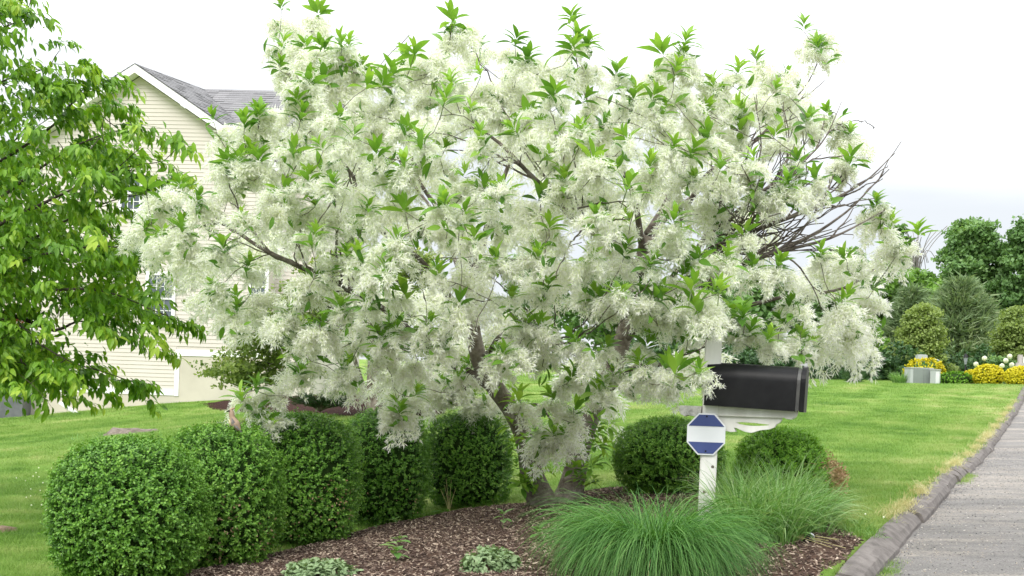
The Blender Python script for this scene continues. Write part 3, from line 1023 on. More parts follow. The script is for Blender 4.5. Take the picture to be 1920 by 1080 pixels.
# walls of the main block under that roof
q1 = main_r - HEX * .25 + fo * .88
s1_ = float((q1 - H0) @ HEX); o1_ = float((q1 - H0) @ HEN); zt_ = q1[2] - .12
mb = MB()
mb.add([hw(SR - .3, -.3, o1_), hw(s1_, -.3, o1_), hw(s1_, zt_, o1_), hw(SR - .3, zt_, o1_)], [(0, 1, 2, 3)])
em = main_r - HEX * .25
mb.add([hw(s1_, -.3, o1_), hw(s1_, -.3, o1_ - 6), hw(s1_, zt_, o1_ - 6), (em[0], em[1], em[2] - .1), hw(s1_, zt_, o1_)], [(0, 1, 2, 3, 4)])
main_wall = hpart("wall", mb, [M_SIDING])
zz = z_c - .2
while zz < zt_ - .1:
    mb = MB(); mb.add([hw(SR - .2, zz, o1_ + .016), hw(s1_, zz, o1_ + .016), hw(s1_, zz + EXPO, o1_ + .004), hw(SR - .2, zz + EXPO, o1_ + .004), hw(SR - .2, zz, o1_ + .003), hw(s1_, zz, o1_ + .003)], [(0, 1, 2, 3), (0, 4, 5, 1)])
    hpart("siding_board", mb, [M_SIDING], main_wall)
    zz += EXPO
# lower wing to the left of the downspout
mb = MB()
mb.add([hw(SL - 6, -.5, -1.2), hw(SL - .01, -.5, -1.2), hw(SL - .01, z_eave - .4, -1.2), hw(SL - 6, z_eave - .4, -1.2)], [(0, 1, 2, 3)])
wl_ = hpart("wall", mb, [M_SIDING])
zz = z_low + .1
while zz < z_eave - .5:
    mb = MB(); mb.add([hw(SL - 6, zz, -1.184), hw(SL - .02, zz, -1.184), hw(SL - .02, zz + EXPO, -1.196), hw(SL - 6, zz + EXPO, -1.196), hw(SL - 6, zz, -1.197), hw(SL - .02, zz, -1.197)], [(0, 1, 2, 3), (0, 4, 5, 1)])
    hpart("siding_board", mb, [M_SIDING], wl_)
    zz += EXPO
roofing((hw(SL - 6.2, z_eave + 1.5, -4), hw(SL - .02, z_eave + 1.5, -4), hw(SL - .02, z_eave - .45, -.9), hw(SL - 6.2, z_eave - .45, -.9)), 24)


# ------------------------------------------------------------------ foliage builders
BOXLEAF = leaf_template(.0185, .0112, 2, .25, .15, .5)


def shrub_geo(dims, n_sprig, leaf=BOXLEAF, expo=2.6, per=9, seed=0, leaf_scale=1.0, rough=.05, flat_bottom=.0, top_bright=.0, up=.35, hollow=.2, spr_len=.045):
    """leaf mass of a clipped shrub: sprigs of small leaves standing off a rounded block"""
    rx, ry, rz = dims
    d = rand_dirs(int(n_sprig * 1.5))
    d = d[d[:, 2] > -0.86][:n_sprig]
    e = expo
    rad = 1.0 / ((np.abs(d[:, 0]) ** e + np.abs(d[:, 1]) ** e + np.abs(d[:, 2]) ** e) ** (1 / e))
    nz = np.array([mnoise.fractal(Vector((float(q[0]) * 2.2 + seed, float(q[1]) * 2.2, float(q[2]) * 2.2)), 1, 2, 3) for q in d])
    nz2 = np.array([mnoise.noise(Vector((float(q[0]) * 9 + seed, float(q[1]) * 9, float(q[2]) * 9))) for q in d])
    R_ = rad * (1 + rough * nz + rough * .6 * nz2)
    depth = np.where(rng.uniform(size=len(d)) < .7, rng.uniform(.95, 1.02, len(d)), rng.uniform(1 - hollow, .95, len(d)))
    depth = np.where(rng.uniform(size=len(d)) < .035, rng.uniform(1.02, 1.09, len(d)), depth)
    pos = d * (R_ * depth)[:, None] * np.array([rx, ry, rz])
    nor = nrm(np.sign(d) * np.abs(d) ** (e - 1) / np.array([rx, ry, rz]))
    stem = nrm(nor + rng.normal(0, .35, d.shape) + np.array([0, 0, up]))
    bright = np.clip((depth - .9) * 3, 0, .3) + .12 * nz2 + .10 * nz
    Ps, Ds, Ns, Ts = [], [], [], []
    for k in range(per):
        t = (k // 2) / max(1, (per // 2))
        ang = rng.uniform(0, 2 * PI, len(d)) if k % 2 == 0 else ang + PI
        perp = nrm(np.cross(stem, rand_dirs(len(d))))
        Ps.append(pos + stem * (t * spr_len) * rng.uniform(.7, 1.2, (len(d), 1)))
        dv = nrm(stem * rng.uniform(.25, .9, (len(d), 1)) + perp * .9)
        Ds.append(dv)
        Ns.append(stem + rng.normal(0, .25, d.shape))
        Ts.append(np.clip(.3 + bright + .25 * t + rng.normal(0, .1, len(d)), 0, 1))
    Pn, Dn, Nn, Tn = [np.concatenate(q) for q in (Ps, Ds, Ns, Ts)]
    Rm = frames(Dn, Nn)
    V, F, Tt = scatter(leaf[0], leaf[1], Pn, Rm, leaf_scale * rng.uniform(.75, 1.25, len(Pn)), Tn)
    return V, F, Tt


def core_geo(dims, expo, scale=.84, seg=18):
    """dense twig mass inside a shrub"""
    V, F = [], []
    rings = 12
    for i in range(rings + 1):
        ph = PI * i / rings - PI / 2
        for j in range(seg):
            th = 2 * PI * j / seg
            dd_ = np.array([math.cos(ph) * math.cos(th), math.cos(ph) * math.sin(th), math.sin(ph)])
            r_ = 1 / ((np.abs(dd_) ** expo).sum() ** (1 / expo))
            r_ *= scale * (1 + .06 * mnoise.noise(Vector(dd_ * 4)))
            V.append(dd_ * r_ * np.array(dims))
    for i in range(rings):
        for j in range(seg):
            F.append((i * seg + j, i * seg + (j + 1) % seg, (i + 1) * seg + (j + 1) % seg, (i + 1) * seg + j))
    return np.array(V), np.array(F)


def shrub(name, label, cat, px, d, dims, n, leafm, group=None, zc=None, expo=2.6, core_mat=None, rot=0, tan=0, leaf=BOXLEAF, leaf_scale=1., per=9, rough=.075, dx=0, **kw):
    p = on_ground(px, d)
    r = thing(name, label, cat, p, rot, group)
    zc_ = dims[2] * .94 if zc is None else zc
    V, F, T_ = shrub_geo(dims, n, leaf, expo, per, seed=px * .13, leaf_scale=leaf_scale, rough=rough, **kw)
    V = V + np.array([0, 0, zc_])
    ok = V[:, 2].reshape(-1, len(leaf[0])).min(1) > .0
    k = len(leaf[0]); nf = len(leaf[1])
    V = V.reshape(-1, k, 3)[ok].reshape(-1, 3); T_ = T_.reshape(-1, k)[ok].ravel()
    nl = len(V) // k
    F = (leaf[1][None] + (np.arange(nl) * k)[:, None, None]).reshape(-1, leaf[1].shape[1])
    link("foliage", mesh("foliage", V, F, T_, [leafm]), r)
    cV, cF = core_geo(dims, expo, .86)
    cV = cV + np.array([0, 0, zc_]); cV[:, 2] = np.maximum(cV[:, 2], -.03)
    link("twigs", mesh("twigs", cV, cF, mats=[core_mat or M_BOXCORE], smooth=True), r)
    if tan:
        # browned patches low on the side that faces the bed
        cd = nrm(np.array([[.55, -.9, -.25], [.75, -.55, -.35], [.2, -1, -.4]]) + rng.normal(0, .12, (3, 3)))
        dd_ = nrm(cd[rng.integers(0, 3, tan)] + rng.normal(0, .16, (tan, 3)))
        rad = 1.0 / ((np.abs(dd_) ** expo).sum(1) ** (1 / expo))
        pos = dd_ * (rad * 1.04)[:, None] * np.array(dims) + np.array([0, 0, zc_])
        V, F, T_ = scatter(leaf[0], leaf[1], pos, frames(nrm(dd_ + rng.normal(0, .7, dd_.shape)), rand_dirs(tan)), rng.uniform(.9, 1.5, tan) * leaf_scale, rng.uniform(0, 1, tan))
        link("dry_leaves", mesh("dry_leaves", V, F, T_, [M_TAN]), r)
    return r


# the row of clipped boxwoods
bx = "clipped boxwoods along the mulch bed"
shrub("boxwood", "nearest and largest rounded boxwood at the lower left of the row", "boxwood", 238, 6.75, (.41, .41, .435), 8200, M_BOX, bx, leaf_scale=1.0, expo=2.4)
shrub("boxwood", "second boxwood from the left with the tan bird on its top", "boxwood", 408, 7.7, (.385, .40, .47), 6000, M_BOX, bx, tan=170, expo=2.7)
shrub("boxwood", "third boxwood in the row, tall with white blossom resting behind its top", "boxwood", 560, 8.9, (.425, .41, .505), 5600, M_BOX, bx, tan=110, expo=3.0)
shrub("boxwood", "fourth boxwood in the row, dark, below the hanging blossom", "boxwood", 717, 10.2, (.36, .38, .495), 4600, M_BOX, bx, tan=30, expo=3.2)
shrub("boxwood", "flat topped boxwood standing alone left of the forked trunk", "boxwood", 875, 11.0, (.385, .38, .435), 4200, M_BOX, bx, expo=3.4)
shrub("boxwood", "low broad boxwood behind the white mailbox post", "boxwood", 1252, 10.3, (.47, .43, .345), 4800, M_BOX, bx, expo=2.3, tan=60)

# shrub behind the tall grass with a browned right side
NEEDLE = leaf_template(.05, .006, 2, .1, .1, .5)
yew = shrub("round_shrub", "bright green rounded shrub with a browned right side behind tall grass", "shrub", 1462, 8.9, (.32, .32, .31), 2600, M_YEW, None, expo=2.2, leaf=leaf_template(.034, .008, 2, .1, .1, .5), per=12, up=.6, spr_len=.06)
dirs = nrm(np.array([[.95, -.3, .1]]) + rng.normal(0, .42, (420, 3)))
pos = dirs * np.array([.40, .34, .29]) * rng.uniform(.85, 1.05, (420, 1)) + np.array([.07, 0, .24])
pos = np.repeat(pos, 4, 0) + rng.normal(0, .018, (1680, 3))
pos[:, 2] = np.maximum(pos[:, 2], .03)
lt = leaf_template(.03, .012, 2, .2, .2, .5)
V, F, T_ = scatter(lt[0], lt[1], pos, frames(nrm(rand_dirs(1680) + np.array([.5, -.2, .2])), rand_dirs(1680)), rng.uniform(.7, 1.2, 1680), rng.uniform(0, 1, 1680))
link("dry_leaves", mesh("dry_leaves", V, F, T_, [M_TAN]), yew)

# ------------------------------------------------------------------ the fringe tree
TB = on_ground(1036, 10.0)
tree = thing("fringe_tree", "large fringe tree covered in fluffy white blossom in the mulch bed", "tree", TB)
TBv = np.array(TB)


def blossom_mesh(i):
    """a loose cluster of drooping panicles with strap-shaped petals"""
    quads_V, tints = [], []
    mb_ = MB()
    npan = [13, 9, 15, 11, 7, 14, 12, 10, 16, 8][i]
    PV, PD, PN = [], [], []
    for p in range(npan):
        az = p * 2.4 + rng.uniform(-.8, .8); el = rng.uniform(-.7, .8)
        dv = np.array([math.cos(az) * math.cos(el), math.sin(az) * math.cos(el), math.sin(el)])
        L = rng.uniform(.13, .21)
        tt_ = np.linspace(0, 1, 7)
        axis = dv[None] * (tt_ * L)[:, None] + np.array([0, 0, -1.0])[None] * (tt_ ** 2 * L * .75)[:, None]
        mb_.tube(axis, np.linspace(.0016, .0007, 7), 3, 0.0, cap=False)
        nf = 56
        u = rng.uniform(.12, 1, nf)
        c = np.stack([np.interp(u, tt_, axis[:, k]) for k in range(3)], 1)
        off = nrm(rng.normal(size=(nf, 3)) + np.array([0, 0, -.35])) * (rng.uniform(.015, .052, nf) * (1.15 - .5 * u))[:, None]
        c = c + off
        for q in range(4):
            PV.append(c); PD.append(nrm(off * 16 + rng.normal(0, .62, (nf, 3)) + dv * .35 + np.array([0, 0, -.6]))); PN.append(rand_dirs(nf))
    PV, PD, PN = np.concatenate(PV), np.concatenate(PD), np.concatenate(PN)
    L0, W0 = .040, .0058
    tV = np.array([(-W0 * .3, 0, 0), (W0 * .3, 0, 0), (W0 * .5, L0 * .55, .001), (-W0 * .5, L0 * .55, .001), (0, L0, -.003)])
    R_ = frames(PD, PN)
    Nn = len(PV)
    sc_ = rng.uniform(.7, 1.25, Nn)
    V = np.einsum('nij,kj->nki', R_, tV) * sc_[:, None, None] + PV[:, None]
    base = (np.arange(Nn) * 5)[:, None]
    tin = np.tile(np.array([.02, .02, .6, .6, 1.0]), Nn) + rng.normal(0, .06, Nn * 5)
    q4 = base + np.array([[0, 1, 2, 3]]); q3 = base + np.array([[3, 2, 4]])
    off0 = mb_.n
    mb_.V.append(V.reshape(-1, 3)); mb_.T.append(np.clip(tin, 0, 1)); mb_.n += Nn * 5
    mb_.F.append(q4 + off0); mb_.F.append(q3 + off0)
    return mb_.mesh("blossom_cluster", [M_PETAL])


BLOSSOM = [blossom_mesh(i) for i in range(10)]
LEAF_MESHES = []
for i in range(4):
    lt = leaf_template(.14 * rng.uniform(.9, 1.1), .05 * rng.uniform(.85, 1.1), 5, rng.uniform(.1, .35), rng.uniform(.15, .5), .55, .06)
    LEAF_MESHES.append(mesh("leaf", lt[0], lt[1], np.full(len(lt[0]), rng.uniform(.35, .8)), [M_FLEAF], True))


def tuft_frames(nl, droop=0.0):
    az = np.arange(nl) * 2.399 + rng.uniform(0, 6)
    el = np.linspace(1.38, .5, nl) - droop + rng.normal(0, .12, nl)
    az = az + rng.normal(0, .35, nl)
    d = np.stack([np.cos(az) * np.cos(el), np.sin(az) * np.cos(el), np.sin(el)], 1)
    up = np.stack([-np.cos(az) * np.sin(el), -np.sin(az) * np.sin(el), np.cos(el)], 1)
    pos = np.stack([np.zeros(nl), np.zeros(nl), np.linspace(.06, -.01, nl)], 1)
    return pos, frames(d, up), np.linspace(.62, 1.08, nl) * rng.uniform(.85, 1.12, nl)


TUFTS = []
for i in range(12):
    po_, R_, sc_ = tuft_frames(rng.integers(10, 15), .0 if i < 10 else .5)
    lt = leaf_template(.138, .048, 5, .25, rng.uniform(.3, .6), .52, .06)
    V, F, T_ = scatter(lt[0], lt[1], po_, R_, sc_, np.clip(np.linspace(.85, .25, len(po_)) + rng.normal(0, .16, len(po_)) + rng.normal(0, .15), 0, 1))
    TUFTS.append(mesh("leaf_tuft", V, F, T_, [M_FLEAF], True))
TUFT_STEM = MB().tube([(0, 0, -.08), (0, 0, -.02), (0, .002, .06)], [.004, .0035, .002], 5).mesh("leaf_tuft_stem", [M_STEM])

OUTLINE = [(240, 440), (300, 372), (390, 375), (405, 300), (440, 235), (540, 190), (512, 110), (512, 40), (585, 35), (610, 95), (650, 85), (680, 125), (740, 140),
           (790, 120), (835, 60), (900, 65), (960, 105), (1010, 135), (1050, 130), (1060, 90), (1108, 95), (1120, 145), (1190, 150), (1240, 150), (1255, 105),
           (1305, 112), (1320, 165), (1390, 150), (1440, 140), (1490, 170), (1480, 232), (1560, 228), (1605, 250), (1595, 300), (1490, 330), (1500, 380),
           (1560, 400), (1640, 390), (1660, 430), (1700, 470), (1650, 520), (1630, 600), (1615, 650), (1590, 665), (1530, 680), (1345, 660), (1330, 730), (1230, 735), (1150, 780), (1085, 870),
           (1010, 870), (995, 800), (965, 720), (930, 755), (820, 765), (780, 785), (715, 790), (695, 735), (620, 740), (550, 740), (525, 680), (530, 600),
           (470, 590), (430, 590), (405, 520), (330, 500), (260, 480)]


def crown_d(px, py, back=False):
    r2 = ((px - 970) / 760) ** 2 + ((py - 430) / 430) ** 2
    h_ = math.sqrt(max(.02, 1 - r2))
    return 9.7 + (1.9 if back else -2.3) * h_


# shoots whose leaf rosettes the photograph shows (pixel x, pixel y)
ROS = [(575, 78), (655, 78), (768, 98), (845, 52), (1080, 68), (1275, 96), (1385, 125), (1418, 105), (1468, 138), (1533, 84), (990, 108), (735, 132), (850, 152), (582, 150),
       (1155, 132), (1040, 172), (634, 212), (482, 202), (1260, 266), (1326, 248), (992, 206), (974, 240), (796, 262), (708, 282), (550, 276), (486, 290), (425, 296),
       (762, 236), (1556, 206), (1512, 222), (1592, 242), (1222, 172), (1240, 204), (1340, 150), (1174, 346), (1110, 292), (948, 346), (908, 342), (835, 372), (872, 392), (760, 305),
       (628, 338), (368, 368), (342, 424), (303, 432), (420, 462), (456, 402), (404, 532), (445, 572), (466, 492), (580, 326), (690, 382), (742, 442), (820, 502), (722, 505),
       (545, 582), (562, 618), (640, 576), (600, 604), (716, 622), (744, 604), (800, 602), (836, 642), (690, 562), (762, 545), (935, 482), (988, 600), (1010, 598), (945, 652), (1105, 478),
       (1216, 488), (1262, 408), (1270, 442), (1312, 478), (1374, 586), (1266, 572), (1336, 540), (1412, 496), (1455, 490), (1642, 376), (1676, 455), (1612, 622), (1590, 600),
       (1440, 628), (1502, 622), (1476, 342), (1430, 360), (1530, 332), (1594, 296), (1160, 545), (1086, 632), (1132, 642), (1212, 640), (1202, 674), (1244, 678), (1152, 690),
       (1312, 690), (1122, 722), (1076, 764), (1040, 738), (972, 742), (1060, 808), (745, 752), (890, 442), (960, 546), (862, 560), (500, 775), (448, 795), (1360, 470), (1010, 470), (1060, 330),
       (1180, 250), (1090, 240), (670, 470), (590, 430), (530, 350), (660, 250), (900, 250), (1395, 430), (1540, 470), (1570, 560), (1480, 560), (870, 690), (640, 680), (560, 690), (1225, 545), (1120, 400), (880, 200), (1400, 200), (1500, 300)]
OVER_D = {(1312, 690): 7.15, (1040, 738): 8.6, (1060, 808): 8.9, (1076, 764): 8.7, (745, 752): 8.4, (500, 775): 8.5, (448, 795): 8.4, (1244, 678): 7.6, (1202, 674): 7.7, (972, 742): 8.8, (1440, 628): 7.7, (1502, 622): 7.9}

VISIBLE = [[(400, 405), (480, 465), (560, 495)], [(862, 232), (930, 270), (1000, 335), (1050, 385), (1110, 440)], [(889, 580), (889, 640), (905, 695), (955, 765), (985, 835)],
           [(1330, 440), (1420, 370), (1500, 312), (1560, 240)], [(1400, 440), (1500, 400), (1600, 355), (1680, 290)], [(1380, 500), (1480, 470), (1580, 440), (1650, 400)], [(1110, 800), (1140, 720)], [(1360, 590), (1300, 600)],
           [(640, 280), (670, 340)], [(1480, 200), (1535, 110)], [(1180, 330), (1200, 420)], [(720, 470), (800, 540)]]


def near_branch(x, y, r):
    for ln in VISIBLE:
        for (ax, ay), (bx_, by_) in zip(ln[:-1], ln[1:]):
            L2 = (bx_ - ax) ** 2 + (by_ - ay) ** 2
            t = min(1, max(0, ((x - ax) * (bx_ - ax) + (y - ay) * (by_ - ay)) / L2))
            if (x - ax - t * (bx_ - ax)) ** 2 + (y - ay - t * (by_ - ay)) ** 2 < r * r:
                return True
    return False


cl_px = []           # blossom clusters: px, py, d
ro_px = []
for (x_, y_) in ROS:
    d_ = OVER_D.get((x_, y_), crown_d(x_, y_ + 20) + rng.uniform(-.30, .05))
    ro_px.append((x_, y_, d_))
    cl_px.append((x_ + rng.uniform(-10, 10), y_ + rng.uniform(30, 42), d_ + .03))
extra = [(535, 62), (520, 110), (600, 120), (560, 215), (1080, 105), (1275, 140), (1535, 92), (870, 75), (640, 120), (455, 345), (270, 445), (300, 470), (360, 490), (440, 325),
         (1298, 600, 7.4), (1388, 618, 7.7), (1400, 648, 7.8), (1450, 655, 8.0), (1500, 662, 8.2), (1338, 590, 7.35), (1333, 612, 7.3), (1262, 722, 7.4), (1035, 822, 9.0), (1012, 838, 9.2), (1062, 830, 9.2), (740, 785, 8.4), (765, 770, 8.5),
         (470, 770, 8.4), (505, 755, 8.5), (1020, 690, 8.4), (1680, 480), (1650, 440), (1600, 640), (1575, 610), (1520, 655), (860, 750, 10.6), (900, 770, 10.8), (830, 730, 10.6), (940, 760, 11.2), (880, 720, 10.8), (1240, 725, 8.0),
         (970, 650, 8.2), (930, 690, 8.4), (1000, 650, 8.0), (1130, 600, 7.9), (1180, 590, 7.8), (1230, 600, 7.7), (1100, 570, 7.8), (720, 680, 8.4), (600, 660, 8.7), (570, 700, 8.8), (650, 720, 8.9)]
for e in extra:
    d_ = e[2] if len(e) > 2 else crown_d(e[0], e[1])
    cl_px.append((e[0], e[1], d_))
px_arr = [(a[0], a[1]) for a in cl_px]
tries = 0
while len(cl_px) < 250 and tries < 20000:
    tries += 1
    x_, y_ = rng.uniform(240, 1710), rng.uniform(35, 780)
    if not in_poly([x_], [y_], OUTLINE)[0]:
        continue
    if 862 < x_ < 935 and 560 < y_ < 770:
        continue
    if near_branch(x_, y_ - 12, 36) or 1420 < x_ < 1650 and 250 < y_ < 480 and rng.uniform() < .8:
        continue
    md = min((x_ - a) ** 2 + (y_ - b) ** 2 for a, b in px_arr)
    if md < ((46 if tries < 8000 else 38) + (9 if y_ > 470 else 0)) ** 2:
        continue
    px_arr.append((x_, y_)); cl_px.append((x_, y_, crown_d(x_, y_) + abs(rng.normal(0, .45))))
nb = 0
while nb < 36:
    x_, y_ = rng.uniform(300, 1620), rng.uniform(120, 740)
    if in_poly([x_], [y_], OUTLINE)[0]:
        cl_px.append((x_, y_, crown_d(x_, y_, True) + rng.uniform(-1.0, .3))); nb += 1
CL = np.array([P(*a) for a in cl_px])
RO = np.array([P(*a) for a in ro_px])
# more rosettes on unclaimed clusters
free = np.arange(len(ROS), len(ROS) + len(extra) + 250)
free = free[free < len(CL) - 36]
free = np.array(sorted(free, key=lambda q: -cl_px[q][1] + rng.uniform(0, 420)))[:300 - len(ROS) - 37]
RO2 = CL[free] + np.stack([rng.normal(0, .05, len(free)), rng.normal(-.17, .06, len(free)), rng.uniform(.02, .17, len(free))], 1)
# leafy shoots round the foot of the trunk
foot = [(978, 915), (1110, 905), (1122, 870), (1128, 840), (1118, 815), (992, 890), (970, 880), (1140, 800), (965, 835), (1020, 880), (1075, 880), (975, 905), (985, 905), (1000, 870), (975, 860), (1085, 900), (1110, 880), (1100, 830), (1120, 800), (960, 800), (985, 770), (1095, 760), (1130, 760), (1010, 905), (1105, 905), (1090, 860), (965, 755), (940, 720), (1115, 840), (990, 830), (1130, 730)]
RO3 = np.array([P(a, b, 9.75 + rng.uniform(-.12, .12)) for a, b in foot])

for i, c in enumerate(CL):
    o = link("blossom_cluster", BLOSSOM[i % len(BLOSSOM)], tree, c - TBv + np.array([0, 0, .07]))
    o.rotation_euler = (rng.normal(0, .2), rng.normal(0, .2), rng.uniform(0, 6.28))
    s_ = rng.choice([.74, .86, .96, 1.05, 1.18]) * (1.35 if i >= len(CL) - 36 else 1) * rng.uniform(.93, 1.07) * np.clip((c[1] / 8.6) ** 1.3, .62, 1.5)
    o.scale = (s_ * rng.uniform(.88, 1.12), s_, s_ * rng.uniform(.8, 1.1))
# blossom deep in the crown, one mass behind the clusters that can be told apart
inner = MB()
for k in range(52):
    for _ in range(60):
        x_, y_ = rng.uniform(300, 1600), rng.uniform(120, 610)
        if in_poly([x_], [y_], OUTLINE)[0] and not near_branch(x_, y_, 22) and not (1430 < x_ < 1660 and 240 < y_ < 490):
            break
    c = P(x_, y_, crown_d(x_, y_) + rng.uniform(.6, 1.9))
    me_ = BLOSSOM[k % len(BLOSSOM)]
    v_ = np.empty(len(me_.vertices) * 3, np.float32); me_.vertices.foreach_get("co", v_); v_ = v_.reshape(-1, 3)
    t_ = np.empty(len(v_), np.float32); me_.attributes["tint"].data.foreach_get("value", t_)
    # only the petals (five points each) are needed in here
    npet = (len(v_) // 5) * 5
    nst = len(v_) - (len(v_) - [13, 9, 15, 11, 7, 14, 12, 10, 16, 8][k % 10] * 21)
    v_, t_ = v_[nst:], t_[nst:]
    nq = len(v_) // 5
    sel = rng.uniform(size=nq) < .75
    v_ = v_.reshape(nq, 5, 3)[sel]; t_ = t_.reshape(nq, 5)[sel]; nq = len(v_)
    a_ = rng.uniform(0, 6.28); Rz = np.array([[math.cos(a_), -math.sin(a_), 0], [math.sin(a_), math.cos(a_), 0], [0, 0, 1]])
    v_ = (v_ @ Rz.T) * rng.uniform(1.15, 1.45) + c - TBv
    b_ = (np.arange(nq) * 5)[:, None]
    inner.V.append(v_.reshape(-1, 3)); inner.T.append(t_.ravel())
    inner.F.append(b_ + np.array([[0, 1, 2, 3]]) + inner.n); inner.F.append(b_ + np.array([[3, 2, 4]]) + inner.n); inner.n += nq * 5
link("inner_blossom", inner.mesh("inner_blossom", [M_PETAL]), tree, kind="stuff")
ALLR = np.concatenate([RO - np.array([0, 0, .055]), RO2, RO3])
order = np.argsort(ALLR[:, 1])
detailed = set(order[:26].tolist())
for i, c in enumerate(ALLR):
    isfoot = i >= len(RO) + len(RO2)
    s_ = rng.uniform(.86, 1.22) * (1.0 if not isfoot else .95)
    tilt = (rng.normal(0.05, .28), rng.normal(0, .28), rng.uniform(0, 6.28))
    if i in detailed:
        o = link("leaf_tuft", TUFT_STEM, tree, c - TBv)
        po_, R_, sc_ = tuft_frames(rng.integers(10, 14))
        for k in range(len(po_)):
            lf = link("leaf", LEAF_MESHES[k % 4], o)
            M_ = Matrix([[*(R_[k][r] * sc_[k]), po_[k][r]] for r in range(3)] + [[0, 0, 0, 1]])
            lf.matrix_local = M_
    else:
        o = link("leaf_tuft", TUFTS[rng.integers(0, 10) if not isfoot else 10 + i % 2], tree, c - TBv)
    o.rotation_euler = tilt
    o.scale = (s_, s_, s_)

# single leaves along the twigs among the blossom
lt = leaf_template(.12, .042, 4, .25, .4, .52, .06)
n_ = 820
ci = rng.integers(0, len(CL) - 36, n_)
lp = CL[ci] + rand_dirs(n_) * rng.uniform(.02, .12, (n_, 1)) + np.array([0, -.06, .0])
ldir = nrm(rng.normal(0, .7, (n_, 3)) + np.array([0, -.35, .45]))
V, F, T_ = scatter(lt[0], lt[1], lp - TBv, frames(ldir, nrm(rng.normal(0, .5, (n_, 3)) + np.array([0, -.6, .7]))), rng.uniform(.55, 1.15, n_), np.clip(rng.normal(.45, .22, n_), 0, 1))
link("twig_leaves", mesh("twig_leaves", V, F, T_, [M_FLEAF], True), tree, kind="stuff")

# trunk, limbs and twigs
STEMS = {
    'l': [(1022, 955, 10.0, .15), (1003, 900, 9.98, .11), (985, 835, 9.95, .085), (955, 765, 9.9, .08), (905, 695, 9.8, .078), (889, 640, 9.7, .068), (888, 575, 9.7, .062), (893, 500, 9.75, .05)],
    'r': [(1058, 955, 10.05, .15), (1072, 900, 10.1, .11), (1092, 830, 10.1, .09), (1120, 760, 10.1, .085), (1150, 680, 10.1, .08), (1178, 590, 10.0, .072), (1200, 500, 9.95, .062), (1214, 440, 9.9, .055)],
}
LIMBS = [
    [(893, 500, 9.75, .048), (930, 380, 9.6, .034), (958, 280, 9.5, .024), (962, 180, 9.4, .012)],
    [(945, 745, 9.88, .055), (860, 690, 9.7, .046), (760, 610, 9.1, .04), (650, 540, 8.5, .036), (540, 490, 8.1, .028), (480, 462, 8.1, .022), (400, 405, 8.3, .010)],
    [(889, 620, 9.7, .046), (800, 500, 9.3, .038), (700, 420, 9.0, .03), (660, 330, 8.9, .022), (620, 270, 9.0, .016), (612, 180, 9.2, .008)],
    [(893, 520, 9.75, .04), (830, 420, 9.4, .032), (780, 320, 9.2, .022), (745, 210, 9.2, .01)],
    [(1165, 640, 10.05, .05), (1250, 560, 9.7, .04), (1350, 520, 9.4, .034), (1450, 470, 9.3, .026), (1560, 420, 9.3, .017), (1665, 320, 9.4, .006)],
    [(1195, 520, 9.95, .048), (1260, 440, 9.6, .038), (1330, 330, 9.4, .028), (1420, 260, 9.4, .019), (1500, 170, 9.5, .010), (1535, 105, 9.6, .005)],
    [(1208, 470, 9.9, .044), (1190, 380, 9.6, .034), (1150, 280, 9.4, .024), (1105, 200, 9.4, .015), (1082, 110, 9.5, .007)],
    [(1214, 440, 9.9, .05), (1275, 330, 10.0, .036), (1292, 220, 10.1, .022), (1276, 140, 10.0, .009)],
    [(1178, 600, 10.0, .046), (1300, 590, 9.4, .036), (1450, 560, 9.2, .026), (1580, 540, 9.3, .018), (1670, 480, 9.5, .008)],
    [(900, 680, 9.8, .045), (950, 620, 9.1, .034), (1000, 610, 8.5, .024), (1060, 640, 8.0, .012)],
    [(1130, 740, 10.1, .045), (1190, 690, 9.0, .03), (1250, 690, 8.0, .02), (1305, 715, 7.3, .008)],
    [(1200, 500, 9.95, .045), (1120, 445, 8.6, .036), (1050, 385, 7.9, .03), (1000, 335, 7.6, .026), (930, 270, 7.7, .019), (862, 232, 7.9, .009)],
    [(889, 600, 9.7, .04), (850, 480, 10.3, .03), (780, 350, 10.9, .02), (700, 220, 11.0, .008)],
    [(1200, 500, 9.95, .04), (1260, 400, 10.6, .03), (1380, 300, 11.0, .02), (1450, 200, 11.0, .008)],
    [(1260, 520, 9.3, .036), (1330, 440, 8.6, .03), (1420, 370, 8.1, .022), (1500, 312, 8.2, .014), (1560, 240, 8.4, .007), (1580, 190, 8.5, .004)],
    [(1300, 500, 9.4, .034), (1400, 440, 8.3, .028), (1500, 400, 8.2, .021), (1600, 355, 8.3, .013), (1680, 290, 8.5, .005)],
    [(1300, 550, 9.4, .034), (1380, 500, 8.3, .027), (1480, 470, 8.1, .021), (1580, 440, 8.2, .013), (1655, 395, 8.4, .005)],
    [(975, 800, 9.95, .035), (1000, 760, 9.3, .026), (1030, 790, 8.95, .012), (1040, 830, 8.9, .006)],
]
LIMBS = [[(a_, b_, c_, r_ * (.62 if r_ < .042 else .8)) for a_, b_, c_, r_ in lm] for lm in LIMBS]
trunk_b = MB()
nodes_p, nodes_l, nodes_t, nodes_r = [], [], [], []
limb_b = [MB() for _ in LIMBS]


def path(pts, step=.09):
    q = smooth_line(np.array([[*P(a, b, c), r_] for a, b, c, r_ in pts]), step)
    wob = np.array([[mnoise.noise(Vector((float(v[0]) * 2.3, float(v[1]) * 2.3, float(v[2]) * 2.3 + k * 7))) for k in range(3)] for v in q])
    q[1:, :3] += wob[1:] * .035
    return q


